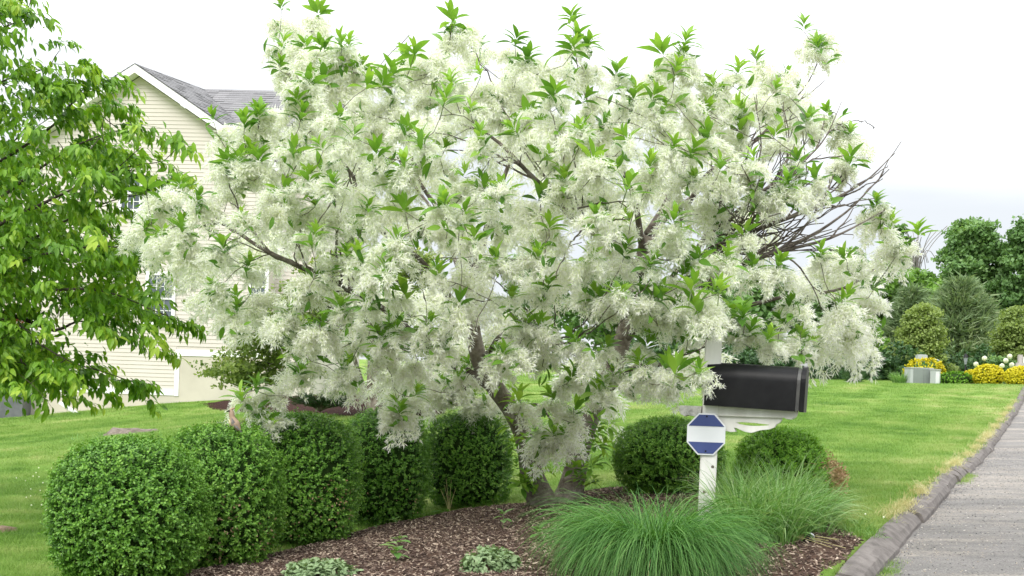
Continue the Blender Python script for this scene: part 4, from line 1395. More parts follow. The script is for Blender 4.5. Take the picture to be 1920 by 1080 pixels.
for st in STEMS.values():
    q = path(st, .07)
    rr_ = q[:, 3] * (1 + .08 * np.array([mnoise.noise(Vector((0, 0, float(v[2]) * 6))) for v in q]))
    trunk_b.tube(q[:, :3] - TBv, rr_, 12)
for li, pts in enumerate(LIMBS):
    q = path(pts)
    limb_b[li].tube(q[:, :3] - TBv, q[:, 3], 8)
    tan = nrm(np.gradient(q[:, :3], axis=0))
    for k in range(2, len(q)):
        nodes_p.append(q[k, :3]); nodes_l.append(li); nodes_t.append(tan[k]); nodes_r.append(q[k, 3])


def grow(target, kids=True, rmin=.0028):
    NP = np.array(nodes_p)
    dv = target[None] - NP
    dist = np.linalg.norm(dv, axis=1)
    al = (dv * np.array(nodes_t)).sum(1) / (dist + 1e-6)
    cost = dist * (1.35 - .55 * al)
    k = int(np.argmin(cost))
    p0, t0 = NP[k], nodes_t[k]
    L = dist[k]
    if L < .03:
        return
    c1 = p0 + t0 * L * .38; c2 = target - nrm(target - p0 + np.array([0, 0, L * .6])) * L * .33
    n_ = max(4, int(L / .07))
    t_ = np.linspace(0, 1, n_)[:, None]
    q = (1 - t_) ** 3 * p0 + 3 * (1 - t_) ** 2 * t_ * c1 + 3 * (1 - t_) * t_ ** 2 * c2 + t_ ** 3 * target
    q[1:-1] += rng.normal(0, .008, (n_ - 2, 3))
    r0 = min(nodes_r[k] * .7, .004 + L * .009)
    rad = np.linspace(max(r0, rmin), rmin * .8, n_)
    limb_b[nodes_l[k]].tube(q - TBv, rad, 5, cap=False)
    tan_ = nrm(np.gradient(q, axis=0))
    for m_ in range(1, n_):
        nodes_p.append(q[m_]); nodes_l.append(nodes_l[k]); nodes_t.append(tan_[m_]); nodes_r.append(rad[m_])


tg = np.concatenate([CL, RO, RO2])
NP0 = np.array(nodes_p)
od = np.argsort([np.linalg.norm(NP0 - t[None], axis=1).min() for t in tg])
for k in od:
    grow(tg[k])
def grow_bare(target):
    NP = np.array(nodes_p); dv = target[None] - NP
    dist = np.linalg.norm(dv, axis=1)
    al = (dv * np.array(nodes_t)).sum(1) / (dist + 1e-6)
    rr = np.array(nodes_r)
    cost = -al + np.abs(dist - rng.uniform(.3, 1.2)) * 1.2 + np.where(rr < .0045, .5, 0)
    k = int(np.argsort(cost)[rng.integers(0, 14)]); p0, t0, L = NP[k], nodes_t[k], dist[k]
    n_ = max(6, int(L / .07))
    t_ = np.linspace(0, 1, n_)[:, None]
    c1 = p0 + nrm(t0 + nrm(target - p0)) * L * .45
    q = (1 - t_) ** 2 * p0 + 2 * (1 - t_) * t_ * c1 + t_ ** 2 * target
    q[1:-1] += rng.normal(0, .007, (n_ - 2, 3))
    rad = np.linspace(min(rr[k] * .8, .0085), .0032, n_)
    limb_b[nodes_l[k]].tube(q - TBv, rad, 5, cap=False)
    for m_ in range(2, n_ - 1, 3):               # short side spurs
        if rng.uniform() < .6:
            e = q[m_] + nrm(q[m_ + 1] - q[m_] + rng.normal(0, .035, 3)) * rng.uniform(.04, .14)
            limb_b[nodes_l[k]].tube(np.array([q[m_], (q[m_] + e) / 2 + rng.normal(0, .004, 3), e]) - TBv, [.0042, .0036, .0028], 4, cap=False)


bare = [(1690, 265), (1640, 240), (1622, 300), (1655, 335), (1608, 275), (1548, 150), (1520, 255), (1482, 200), (1560, 340), (1640, 372), (1600, 390), (1575, 300), (1540, 290), (1500, 330), (1470, 300), (1530, 380),
        (1585, 360), (1620, 350), (1490, 270), (1450, 330), (1440, 380), (1510, 410), (1560, 430), (1600, 440), (1545, 215), (1505, 240), (768, 65), (800, 140), (845, 40), (1250, 150), (1410, 220), (1390, 310), (1350, 380), (1630, 410), (1590, 330), (1665, 310), (1480, 430), (1520, 450), (1570, 470), (1420, 420), (690, 300), (620, 470), (760, 400), (560, 440), (1050, 250), (940, 200)]
while len(bare) < 95:
    x_, y_ = rng.uniform(330, 1600), rng.uniform(130, 650)
    if in_poly([x_], [y_], OUTLINE)[0]:
        bare.append((x_, y_))
while len(bare) < 125:
    x_, y_ = rng.uniform(1400, 1700), rng.uniform(180, 490)
    if (x_ - 1400) / 300 > .25 + (y_ - 180) / 400 * 1.1 or (x_ - 1690) ** 2 + (y_ - 480) ** 2 < 60 ** 2:
        continue
    bare.append((x_, y_))
for b_ in bare:
    grow_bare(P(b_[0], b_[1], crown_d(*b_) + rng.uniform(-.25, .1)))
link("trunk", trunk_b.mesh("trunk", [M_BARK], True), tree)
for li, mb_ in enumerate(limb_b):
    link("limb", mb_.mesh("limb", [M_LIMB], True), tree)

# ------------------------------------------------------------------ the tree at the left edge
lt_base = on_ground(-330, 10.6)
ltree = thing("drooping_tree", "broad green tree with drooping pointed leaves at the left edge", "tree", lt_base)
LB = np.array(lt_base)
CH_LEAF = leaf_template(.085, .034, 4, .3, .25, .42, .08)
SPRAYS = []


def spray_parts(L=.42):
    """a drooping leafy twig along +X; returns twig line and leaf frames"""
    nl = rng.integers(38, 50)
    t = np.sort(rng.uniform(.0, 1, nl)); t[-1] = 1
    droop = rng.uniform(.1, .35)
    L = L * .85
    line = np.stack([np.linspace(0, L, 7), np.zeros(7), -droop * L * np.linspace(0, 1, 7) ** 2], 1)
    pos = np.stack([np.interp(t, np.linspace(0, 1, 7), line[:, k]) for k in range(3)], 1)
    side = np.where(np.arange(nl) % 2 == 0, 1, -1)
    d = nrm(np.stack([rng.uniform(.2, .8, nl), side * rng.uniform(.1, .9, nl), rng.uniform(-1.3, -.2, nl)], 1))
    nh = nrm(np.stack([rng.uniform(.2, .9, nl), side * rng.uniform(0.1, .6, nl), rng.uniform(.3, .8, nl)], 1))
    tint = np.clip(.30 + .45 * t ** 3 + rng.normal(0, .12, nl), 0, 1)
    pos = pos + rng.normal(0, .022, pos.shape)
    return line, pos, frames(d, nh), rng.uniform(.75, 1.25, nl), tint


for i in range(8):
    line, pos, R_, sc_, tn = spray_parts()
    if i >= 4:
        tn = np.clip(tn + .22, 0, 1)
    mb_ = MB()
    V, F, T_ = scatter(CH_LEAF[0], CH_LEAF[1], pos, R_, sc_, tn)
    mb_.add(V, F, T_); mb_.tube(line, np.linspace(.003, .0012, 7), 4, 0.05)
    SPRAYS.append(mb_.mesh("leafy_spray", [M_CHERRY]))
CH_LEAF_M = []
for q in (.3, .45, .6, .8):
    CH_LEAF_M.append(mesh("leaf", CH_LEAF[0], CH_LEAF[1], np.full(len(CH_LEAF[0]), q), [M_CHERRY]))
CH_TWIG = MB().tube(np.stack([np.linspace(0, .42, 7), np.zeros(7), -.2 * .42 * np.linspace(0, 1, 7) ** 2], 1), np.linspace(.003, .0012, 7), 4).mesh("leafy_spray_twig", [M_TWIG])

# boughs: pixel strokes with distance and radius
BOUGH = [
    [(-330, 500, 10.6, .06), (-150, 300, 10.2, .03), (-40, 90, 10.0, .016), (70, 12, 9.9, .005)],
    [(-330, 480, 10.6, .06), (-160, 260, 10.0, .03), (0, 150, 9.8, .014), (115, 112, 9.7, .004)],
    [(-330, 520, 10.6, .06), (-120, 380, 10.2, .03), (100, 240, 10.0, .016), (170, 168, 9.9, .01), (230, 140, 9.9, .004)],
    [(-330, 540, 10.6, .06), (-80, 430, 9.9, .03), (90, 310, 9.6, .016), (180, 255, 9.5, .01), (268, 228, 9.5, .004)],
    [(-330, 560, 10.6, .05), (-40, 440, 9.8, .03), (130, 360, 9.5, .016), (240, 310, 9.4, .009), (335, 292, 9.4, .004)],
    [(-330, 580, 10.6, .05), (-60, 520, 10.2, .03), (120, 420, 10.0, .016), (230, 370, 9.9, .009), (315, 352, 9.9, .004)],
    [(-330, 600, 10.6, .05), (-40, 520, 9.7, .03), (110, 470, 9.3, .016), (220, 455, 9.2, .008), (275, 462, 9.2, .004)],
    [(-330, 600, 10.6, .06), (-20, 560, 9.8, .032), (130, 540, 9.5, .02), (230, 545, 9.4, .010), (345, 592, 9.4, .004)],
    [(-330, 620, 10.6, .06), (-60, 570, 10.1, .036), (20, 582, 10.0, .032), (80, 602, 9.9, .026), (125, 618, 9.8, .022), (170, 600, 9.7, .012), (215, 605, 9.7, .006), (260, 598, 9.7, .004)],
    [(-60, 570, 10.1, .03), (60, 610, 9.6, .012), (90, 640, 9.5, .01), (160, 680, 9.4, .007), (210, 695, 9.4, .005), (275, 716, 9.4, .003)],
    [(-330, 640, 10.6, .05), (-40, 620, 9.6, .02), (30, 640, 9.4, .013), (70, 685, 9.3, .008), (120, 712, 9.3, .004)],
    [(-100, 600, 9.8, .02), (-20, 640, 9.3, .012), (10, 670, 9.2, .008), (40, 700, 9.2, .003)],
    [(-330, 560, 10.6, .05), (-160, 420, 11.0, .03), (0, 300, 11.2, .014), (90, 200, 11.2, .005)],
    [(-330, 560, 10.6, .05), (-120, 500, 11.2, .03), (80, 430, 11.5, .014), (200, 420, 11.5, .005)],
    [(-330, 560, 10.6, .05), (-160, 180, 10.6, .025), (-60, 40, 10.6, .01), (0, -40, 10.6, .004)],
    [(-330, 590, 10.6, .05), (0, 660, 10.4, .02), (110, 685, 10.4, .008), (170, 712, 10.4, .004)],
]
spots = []       # world position, outward direction
for bi, bg in enumerate(BOUGH):
    q = smooth_line(np.array([[*P(a, b, c), r_] for a, b, c, r_ in bg]), .08)
    q[:, 1] += .25; q[:, 3] *= .7; q[:, 0] -= .20
    mb_ = MB(); mb_.tube(q[:, :3] - LB, q[:, 3], 7)
    px_x = 960 + (q[:, 0] / q[:, 1]) * FPX
    tan = nrm(np.gradient(q[:, :3], axis=0))
    vis = np.nonzero(px_x > -170)[0]
    cnt = 19 if bi < 8 else 16
    for k in rng.choice(vis, cnt, p=(vis - vis[0] + 6.0) / (vis - vis[0] + 6.0).sum()):
        dv = tan[k] * np.array([1, 1, .4]) + np.array([rng.normal(.1, .55), rng.normal(-.1, .75), rng.normal(.02, .22)])
        off = rng.normal(0, 1, 3) * np.array([.10, .16, .10])
        # side twig carrying the spray
        a0 = q[k, :3]; a1 = a0 + off + nrm(dv) * rng.uniform(.02, .12)
        mb_.tube(np.array([a0, (a0 + a1) / 2 + rng.normal(0, .012, 3), a1]) - LB, [min(.006, q[k, 3]), .004, .003], 4, cap=False)
        spots.append((a1 - np.array([.04, .2, 0]), math.atan2(dv[1], dv[0]), dv[2]))
    spots.append((q[-1, :3] - np.array([.08, .1, 0]), math.atan2(tan[-1][1], tan[-1][0]), 0))
    link("limb", mb_.mesh("limb", [M_BARK_DARK], True), ltree)
mb_ = MB()
q = smooth_line(np.array([[*(LB - np.array([0, 0, .1])), .17], [*(LB + np.array([.03, .02, .7])), .12], [*P(-330, 560, 10.6), .1], [*P(-320, 350, 10.6), .07]]), .12)
mb_.tube(q[:, :3] - LB, q[:, 3], 12)
link("trunk", mb_.mesh("trunk", [M_BARK_DARK], True), ltree)
spots = spots[:300]
# leaves deeper in the crown, too many to pick apart
dens = [(-60, 120, 120, 110), (-40, 260, 140, 100), (20, 330, 150, 80), (60, 430, 150, 70), (40, 520, 190, 60), (-30, 470, 150, 110), (-40, 640, 110, 90), (60, 680, 90, 60), (-60, 40, 100, 70), (200, 560, 110, 40), (190, 300, 80, 40), (210, 480, 70, 30)]
pos_, dir_ = [], []
for (ax, ay, rx_, ry_) in dens:
    for k in range(900):
        q_ = rng.normal(0, .45, 2)
        pos_.append(P(ax + q_[0] * rx_, ay + q_[1] * ry_, 10.3 + rng.normal(0, .45)))
pos_ = np.array(pos_); n_ = len(pos_)
V, F, T_ = scatter(CH_LEAF[0], CH_LEAF[1], pos_ - LB, frames(nrm(rng.normal(0, .6, (n_, 3)) + np.array([.2, 0, -.8])), nrm(rng.normal(0, .5, (n_, 3)) + np.array([.2, -.4, .6]))), rng.uniform(.75, 1.25, n_), np.clip(rng.normal(.5, .2, n_), 0, 1))
link("inner_foliage", mesh("inner_foliage", V, F, T_, [M_CHERRY]), ltree, kind="stuff")
for i, (p_, az, dz) in enumerate(spots):
    rot = (rng.normal(0, .25), -np.clip(dz * .6, -.4, .4) + rng.normal(0, .15), az)
    s_ = rng.uniform(.85, 1.2)
    if i % 40 == 7:
        o = link("leafy_spray", CH_TWIG, ltree, p_ - LB)
        line, pos, R_, sc_, tn = spray_parts()
        for k in range(len(pos)):
            lf = link("leaf", CH_LEAF_M[int(np.clip(tn[k] * 4, 0, 3))], o)
            lf.matrix_local = Matrix([[*(R_[k][r] * sc_[k]), pos[k][r]] for r in range(3)] + [[0, 0, 0, 1]])
    else:
        o = link("leafy_spray", SPRAYS[rng.integers(0, 8)], ltree, p_ - LB)
    o.rotation_euler = rot; o.scale = (s_, s_, s_)

# ------------------------------------------------------------------ mailbox and its post
MP = on_ground(1322, 7.6)
mail = thing("mailbox", "black arched mailbox on a white wooden post beside the kerb", "mailbox", MP)
MPZ = MP[2]
mail.rotation_euler = (0, math.radians(.5), 0)
MROT = math.radians(-19)                     # arm turned towards the road and the viewer


def rel(px, py, d=7.6):
    return P(px, py, d) - MP


PW = .108
zt_ = rel(1335, 596)[2]
post = MB(); post.box((0, 0, (zt_ - .15) / 2), (PW, PW, zt_ + .15))
me_ = post.mesh("post", [M_WHITEPAINT])
bmx = bmesh.new(); bmx.from_mesh(me_); bmesh.ops.bevel(bmx, geom=bmx.edges[:], offset=.006, segments=2, affect='EDGES'); bmx.to_mesh(me_); bmx.free()
po = link("post", me_, mail); po.rotation_euler = (0, 0, math.radians(-8))
for kx_, kz_ in ((.004, .16), (-.02, .30), (.028, .47)):
    link("knot", MB().lathe([(.011, 0), (.009, .0015), (.002, .002)], 10).mesh("knot", [surf("knot_stain", (.12, .10, .085), (.2, .17, .14), .8, 40)], True), po, (kx_, -PW / 2, kz_)).rotation_euler = (PI / 2, 0, 0)
zb = rel(1420, 764)[2]                       # underside of the box
# arm board through the post and scrolled bracket under it
u0 = PW / 2 + .005
kz = 1 / (4.91 * 280)


def zpx(q):
    """outline measured in pixels of the enlarged detail -> metres from the post face and from the box underside"""
    return [((a - 405) * kz / math.cos(math.radians(19)) * 1.0 + u0, -(b - 575 - (a - 405) * .07) * kz) for a, b in q]


arm = profile("arm", [zpx([(405, 577), (700, 600), (1060, 624), (1062, 650), (1050, 685), (1020, 705), (985, 703), (962, 688), (940, 690), (700, 677), (405, 660)])], .09, [M_WHITEPAINT], mail, (0, 0, zb), (0, 0, MROT), .003)
brk = profile("bracket", [zpx([(405, 664), (700, 681), (936, 698), (935, 712), (920, 735), (895, 748), (880, 775), (840, 792), (760, 800), (715, 815), (690, 822), (640, 812), (600, 795), (560, 775), (535, 770), (556, 808), (520, 812), (470, 800), (450, 770), (405, 740)]),
                         zpx([(545, 725), (600, 722), (700, 730), (780, 742), (838, 750), (835, 760), (780, 764), (700, 764), (640, 758), (580, 745)])], .05, [M_WHITEPAINT], mail, (0, 0, zb), (0, 0, MROT), .002)
stub = profile("arm_stub", [[(-u0, -.008), (-u0 - .135, -.008), (-u0 - .142, -.03), (-u0 - .13, -.062), (-u0 - .105, -.075), (-u0 - .085, -.066), (-u0 - .06, -.07), (-u0, -.076)]], .09, [M_WEATHER], mail, (0, 0, zb), (0, 0, MROT), .003)
# the box
BLn, BWd, BHt = .585, .21, .29
mb_ = MB()
prof_b = [(-BWd / 2, 0), (-BWd / 2, BHt - BWd / 2)]
prof_b += [(BWd / 2 * math.cos(a_), BHt - BWd / 2 + BWd / 2 * math.sin(a_)) for a_ in np.linspace(PI, 0, 15)[1:-1]]
prof_b += [(BWd / 2, BHt - BWd / 2), (BWd / 2, 0)]
npb = len(prof_b)
X0, X1 = -.03, -.03 + BLn
V = [(x_, y_, z_) for x_ in (X0, X1) for y_, z_ in prof_b]
F = [(q, q + 1, npb + q + 1, npb + q) for q in range(npb - 1)] + [(npb - 1, 0, npb, 2 * npb - 1), tuple(range(npb))[::-1], tuple(range(npb, 2 * npb))]
mb_.add(V, F)
# bottom flange
mb_.box(((X0 + X1) / 2, -BWd / 2 - .004, .004), (BLn, .006, .008)); mb_.box(((X0 + X1) / 2, BWd / 2 + .004, .004), (BLn, .006, .008))
body = link("box", mb_.mesh("box", [M_BLACK]), mail, (0, 0, zb + .002))
for pl in body.data.polygons:
    pl.use_smooth = len(pl.vertices) == 4
body.data.set_sharp_from_angle(angle=math.radians(40))
body.rotation_euler = (0, math.radians(1.6), MROT)
# door: a shallow cap standing slightly ajar at the road end
mb_ = MB()
sc_ = 1.05
V = [(x_, y_ * sc_, z_ * 1.035 - .002) for x_ in (X1 + .028, X1 + .058) for y_, z_ in prof_b]
F = [(q, q + 1, npb + q + 1, npb + q) for q in range(npb - 1)] + [(npb - 1, 0, npb, 2 * npb - 1), tuple(range(npb))[::-1], tuple(range(npb, 2 * npb))]
mb_.add(V, F)
link("door", mb_.mesh("door", [M_BLACK]), body)
mb_ = MB()
V = [(x_, y_ * .9, z_ * .95 + .006) for x_ in (X1 + .001, X1 + .024) for y_, z_ in prof_b]
mb_.add(V, F)
link("collar", mb_.mesh("collar", [surf("dull_grey_metal", (.07, .07, .065), (.04, .04, .04), .5, 12)]), body)
mb_ = MB(); mb_.box((X1 + .045, -.02, BHt * 1.035 + .006), (.02, .02, .022)); mb_.box((X1 + .03, -.02, BHt + .016), (.04, .014, .008))
link("latch", mb_.mesh("latch", [M_STEEL]), body)

# octagonal sign on the post
sg_c = P(1324, 814, 7.6 - PW / 2 - .012)
sign = thing("octagonal_sign", "blue and white octagonal sign fixed to the white post", "sign", sg_c, math.radians(-6))
ro = .128


def octo(r_):
    return [(r_ * math.cos(PI / 8 + k * PI / 4) / math.cos(PI / 8) * .98, r_ * math.sin(PI / 8 + k * PI / 4) / math.cos(PI / 8) * 1.08) for k in range(8)]


plate = profile("plate", [octo(ro)], .004, [M_SIGNWHITE], sign)
oc = octo(ro - .009)
hb = .053
top = sorted([p_ for p_ in oc if p_[1] > hb], key=lambda p_: p_[0])
xe = max(p_[0] for p_ in oc)


def edge_x(z_):
    a_, b_ = [p_ for p_ in oc if p_[0] > 0 and p_[1] > 0][:2]
    lo, hi_ = sorted((a_, b_), key=lambda p_: p_[1])
    return hi_[0] + (lo[0] - hi_[0]) * np.clip((hi_[1] - z_) / (hi_[1] - lo[1]), 0, 1)


zt2 = max(p_[1] for p_ in oc); xt2 = max(p_[0] for p_ in oc if p_[1] > zt2 - 1e-4); zl2 = min(p_[1] for p_ in oc if p_[1] > 0)
for sgn in (1, -1):
    pts = [(-xt2, zt2), (xt2, zt2), (xe, max(zl2, hb)), (xe, hb), (-xe, hb), (-xe, max(zl2, hb))] if zl2 > hb + .002 else [(-xt2, zt2), (xt2, zt2), (edge_x(hb), hb), (-edge_x(hb), hb)]
    profile("blue_band", [[(a_, sgn * b_) for a_, b_ in pts]], .002, [M_BLUE], sign, (0, -.0045, 0))
for zs in (.118, -.112):
    mb_ = MB(); mb_.box((0, -.007, zs), (.010, .005, .010)); link("screw", mb_.mesh("screw", [M_BLACK]), sign)

# ------------------------------------------------------------------ fountain grass in front of the post
def ribbon_plant(n, r0, L0, L1, w, arch, spread, up, segs=7, tipdroop=1.0, azr=(0, 2 * PI)):
    mb_ = MB()
    az = rng.uniform(*azr, n); rr_ = r0 * np.sqrt(rng.uniform(0, 1, n))
    a2 = rng.uniform(0, 2 * PI, n)
    base = np.stack([rr_ * np.cos(az), rr_ * np.sin(az), np.zeros(n) - .02], 1)
    L = rng.uniform(L0, L1, n)
    lean = rng.uniform(*spread, n)
    t = np.linspace(0, 1, segs + 1)
    dirx = np.stack([np.cos(az + rng.normal(0, .5, n)), np.sin(az + rng.normal(0, .5, n)), np.zeros(n)], 1)
    dirx = nrm(dirx)
    ar = rng.uniform(*arch, n)
    ang0 = PI / 2 - lean * .6
    pts = [base]
    ang = ang0.copy()
    for k in range(segs):
        ang = ang - ar / segs * (0.5 + tipdroop * (k / segs))
        step = (L / segs)[:, None] * (np.cos(ang)[:, None] * dirx + np.sin(ang)[:, None] * np.array([0, 0, 1.0]))
        pts.append(pts[-1] + step)
    pts = np.stack(pts, 1)
    wv = np.stack([-dirx[:, 1], dirx[:, 0], np.zeros(n)], 1)
    tw = rng.normal(0, .6, n)
    wv = nrm(wv * np.cos(tw)[:, None] + np.array([0, 0, 1]) * np.sin(tw)[:, None] * .7)
    ww = w * rng.uniform(.7, 1.3, n)
    prof_w = np.clip(np.minimum(1, 1.25 * (1 - t) ** .7), .06, 1)
    A = pts - wv[:, None] * (ww[:, None] * prof_w[None])[:, :, None] / 2
    B = pts + wv[:, None] * (ww[:, None] * prof_w[None])[:, :, None] / 2
    V = np.stack([A, B], 2).reshape(n, -1, 3)
    f = np.array([(2 * q, 2 * q + 1, 2 * q + 3, 2 * q + 2) for q in range(segs)])
    F = (f[None] + (np.arange(n) * (2 * (segs + 1)))[:, None, None]).reshape(-1, 4)
    tin = np.repeat(np.clip(rng.normal(.40, .26, n), 0, 1)[:, None], 2 * (segs + 1), 1) + np.repeat(t, 2)[None] * .18
    mb_.add(V.reshape(-1, 3), F, np.clip(tin, 0, 1).ravel())
    return mb_


fg_p = on_ground(1222, 6.35)
fg = thing("fountain_grass", "wide arching clump of fountain grass in front of the mailbox post", "ornamental grass", fg_p)
mb_ = ribbon_plant(4600, .24, .55, 1.05, .0052, (1.9, 3.6), (.0, .9), 1, 8)
me_ = mb_.mesh("foliage", [M_ORN])
me_.transform(Matrix.Diagonal((.84, .8, .88, 1)))
link("foliage", me_, fg)
me_ = ribbon_plant(170, .24, .4, .85, .004, (1.9, 3.8), (.2, 1.2), 1, 8).mesh("dry_blades", [M_STRAW])
me_.transform(Matrix.Diagonal((.84, .8, .8, 1)))
link("dry_blades", me_, fg)

# tall weedy grass right of the post
TG = []
mbt = MB()
for k in range(230):
    px_, d_ = rng.uniform(1365, 1545), rng.uniform(7.0, 8.3)
    if px_ > 1500:
        d_ = rng.uniform(7.4, 8.4)
    p_ = on_ground(px_, d_)
    hmax = .66 if px_ < 1500 else .46
    m2 = ribbon_plant(15, .05, .28, hmax, .0095, (.6, 2.4), (0, .5), 1, 6)
    mbt.add(np.concatenate(m2.V) + p_, m2.F[0], np.clip(np.concatenate(m2.T) + rng.normal(0, .15), 0, 1))
for k in range(40):
    px_, d_ = rng.uniform(1080, 1330), rng.uniform(7.1, 8.2)
    p_ = on_ground(px_, d_)
    m2 = ribbon_plant(8, .04, .15, .38, .007, (.4, 1.8), (0, .6), 1, 5)
    mbt.add(np.concatenate(m2.V) + p_, m2.F[0], np.clip(np.concatenate(m2.T) + rng.normal(0, .15), 0, 1))
link("tall_grass", mbt.mesh("tall_grass", [M_WEED]), kind="stuff", label="tall unmown grass growing round the mailbox post and green shrub", category="tall grass")
mbt = MB()
for k in range(70):
    px_ = rng.uniform(1420, 1640)
    p_ = hit(px_, rng.uniform(985, 1020) if px_ < 1560 else rng.uniform(980, 1012))
    m2 = ribbon_plant(10, .05, .05, .16, .005, (.6, 2.6), (0, 1.1), 1, 4)
    mbt.add(np.concatenate(m2.V) + p_, m2.F[0], np.concatenate(m2.T))
link("edge_weeds", mbt.mesh("edge_weeds", [M_WEED]), kind="stuff", label="low weeds creeping over the mulch edge near the kerb", category="weeds")

# ------------------------------------------------------------------ low plants in the bed
SAGELEAF = leaf_template(.034, .019, 3, .2, .25, .55)
sg = "grey-green sedum mounds at the front of the bed"
shrub("sedum", "grey-green sedum mound at the bottom centre of the bed", "plant", 920, 6.55, (.155, .155, .10), 240, M_SAGE, sg, leaf=SAGELEAF, per=10, expo=2, zc=.03, core_mat=M_MULCH, up=.8, spr_len=.05)
shrub("sedum", "grey-green sedum mound at the bottom left of the bed, lower in the frame", "plant", 602, 6.62, (.2, .17, .08), 280, M_SAGE, sg, leaf=SAGELEAF, per=10, expo=2, zc=.02, core_mat=M_MULCH, up=.8, spr_len=.05)

WEEDLEAF = leaf_template(.075, .04, 4, .25, .25, .5)


def weed(px, py, s, label, n=7, mat=M_WEED, tall=.1):
    p_ = hit(px, py)
    p_[2] = float(bed_z(np.array([p_[0]]), np.array([p_[1]]))[0]) if in_poly([p_[0]], [p_[1]], BED)[0] else p_[2]
    r_ = thing("weed", label, "weed", p_)
    mb_ = MB(); mb_.tube([(0, 0, -.01), (.004, 0, tall * .5 * s), (0, .004, tall * s)], [.003, .0025, .0015], 5)
    link("stem", mb_.mesh("stem", [M_STEM]), r_)
    for k in range(n):
        az = k * 2.4 + rng.uniform(-.3, .3); el = rng.uniform(-.1, .75)
        d_ = np.array([[math.cos(az) * math.cos(el), math.sin(az) * math.cos(el), math.sin(el)]])
        u_ = np.array([[-math.cos(az) * math.sin(el), -math.sin(az) * math.sin(el), math.cos(el)]])
        V, F, T_ = scatter(WEEDLEAF[0], WEEDLEAF[1], np.array([[0, 0, tall * s * rng.uniform(.25, 1)]]), frames(d_, u_), s * rng.uniform(.7, 1.2), [rng.uniform(.3, .8)])
        link("leaf", mesh("leaf", V, F, T_, [mat], True), r_)
    return r_


weed(942, 1004, 1.25, "single broad leaved weed alone in the mulch right of the lone boxwood")
weed(742, 1068, 1.3, "leafy weed between the two sedum mounds at the bottom", 9)
weed(748, 1035, .9, "small pale weed in the mulch above the leafy weed", 6)
weed(742, 992, .8, "small pale weed at the foot of the fourth boxwood", 8)
weed(705, 1000, .5, "tiny round leaved seedling at the mulch edge below the boxwoods", 4)
weed(525, 1040, .5, "tiny seedling at the mulch edge below the third boxwood", 4)
weed(1010, 1030, 1.1, "ragged weed at the left side of the fountain grass", 9)
weed(1560, 1000, 1.3, "broad leaved weed at the lawn edge beside the kerb", 9)
weed(1150, 1072, .8, "low weed under the front of the fountain grass", 6)
weed(1440, 1052, .9, "bright green weed just right of the fountain grass", 8)
# dandelion with bare stalks in front of the flat topped boxwood
p_ = hit(842, 962)
dn = thing("dandelion", "dandelion with tall bare stalks before the lone boxwood", "weed", p_)
for k in range(7):
    az = rng.uniform(0, 6.28); el = rng.uniform(.1, .7)
    d_ = np.array([[math.cos(az) * math.cos(el), math.sin(az) * math.cos(el), math.sin(el)]]); u_ = np.array([[-math.cos(az) * math.sin(el), -math.sin(az) * math.sin(el), math.cos(el)]])
    lt = leaf_template(.2, .05, 5, .2, .3, .65)
    V, F, T_ = scatter(lt[0], lt[1], np.zeros((1, 3)), frames(d_, u_), rng.uniform(.7, 1.1), [rng.uniform(.4, .8)])
    link("leaf", mesh("leaf", V, F, T_, [M_WEED], True), dn)
for k in range(5):
    a_ = rng.uniform(-.12, .12); b_ = rng.uniform(-.1, .1); h_ = rng.uniform(.2, .36)
    link("stalk", MB().tube([(0, 0, 0), (a_ * .4, b_ * .4, h_ * .5), (a_, b_, h_)], [.0035, .003, .002], 5).mesh("stalk", [M_STRAW]), dn)

# ground spotlight, root clump, dry stalks near the kerb
p_ = hit(1514, 1026)
lampr = thing("garden_light", "small black and silver garden spotlight lying in the mulch", "garden light", p_, .6)
mb_ = MB().lathe([(.012, -.03), (.022, -.028), (.026, .0), (.027, .035)], 14)
h_ = link("housing", mb_.mesh("housing", [M_BLACK], True), lampr, (0, 0, .045)); h_.rotation_euler = (0, math.radians(62), .3)
mb_ = MB().lathe([(.0285, .036), (.0285, .046), (.022, .048)], 14)
r_ = link("bezel", mb_.mesh("bezel", [M_STEEL], True), h_)
mb_ = MB().tube([(0, 0, -.03), (0, 0, .03)], [.006, .008], 6); link("stake", mb_.mesh("stake", [M_BLACK]), lampr)
p_ = hit(1442, 1022)
mb_ = MB()
for k in range(40):
    d_ = rand_dirs(1)[0]; d_[2] = abs(d_[2]) * .7
    L = rng.uniform(.04, .1)
    mb_.tube(np.array([np.zeros(3), d_ * L * .6 + rng.normal(0, .01, 3), d_ * L + rng.normal(0, .02, 3)]), [.004, .003, .0015], 4)
rt_ = link("root_clump", mb_.mesh("root_clump", [surf("root", (.09, .05, .035), (.16, .09, .06), .95, 20)]), None, p_ + np.array([0, 0, .012]), label="uprooted brown root clump with long straw stalks on the mulch", category="plant debris")
for k in range(8):
    L = rng.uniform(.2, .5); a_ = rng.normal(-.5, .3)
    q = np.array([(0, 0, .02), (L * .4 * math.cos(a_), L * .4 * math.sin(a_), .035 + rng.uniform(0, .015)), (L * math.cos(a_ - .1), L * math.sin(a_ - .1), .012)])
    # lie on the bed
    w_ = q + p_
    q[:, 2] = bed_z(w_[:, 0], w_[:, 1]) - p_[2] - .012 + np.array([.02, .03, .014]) + rng.uniform(0, .012)
    link("stalk", MB().tube(smooth_line(q, .06), .0017, 4).mesh("stalk", [M_STRAW]), rt_)

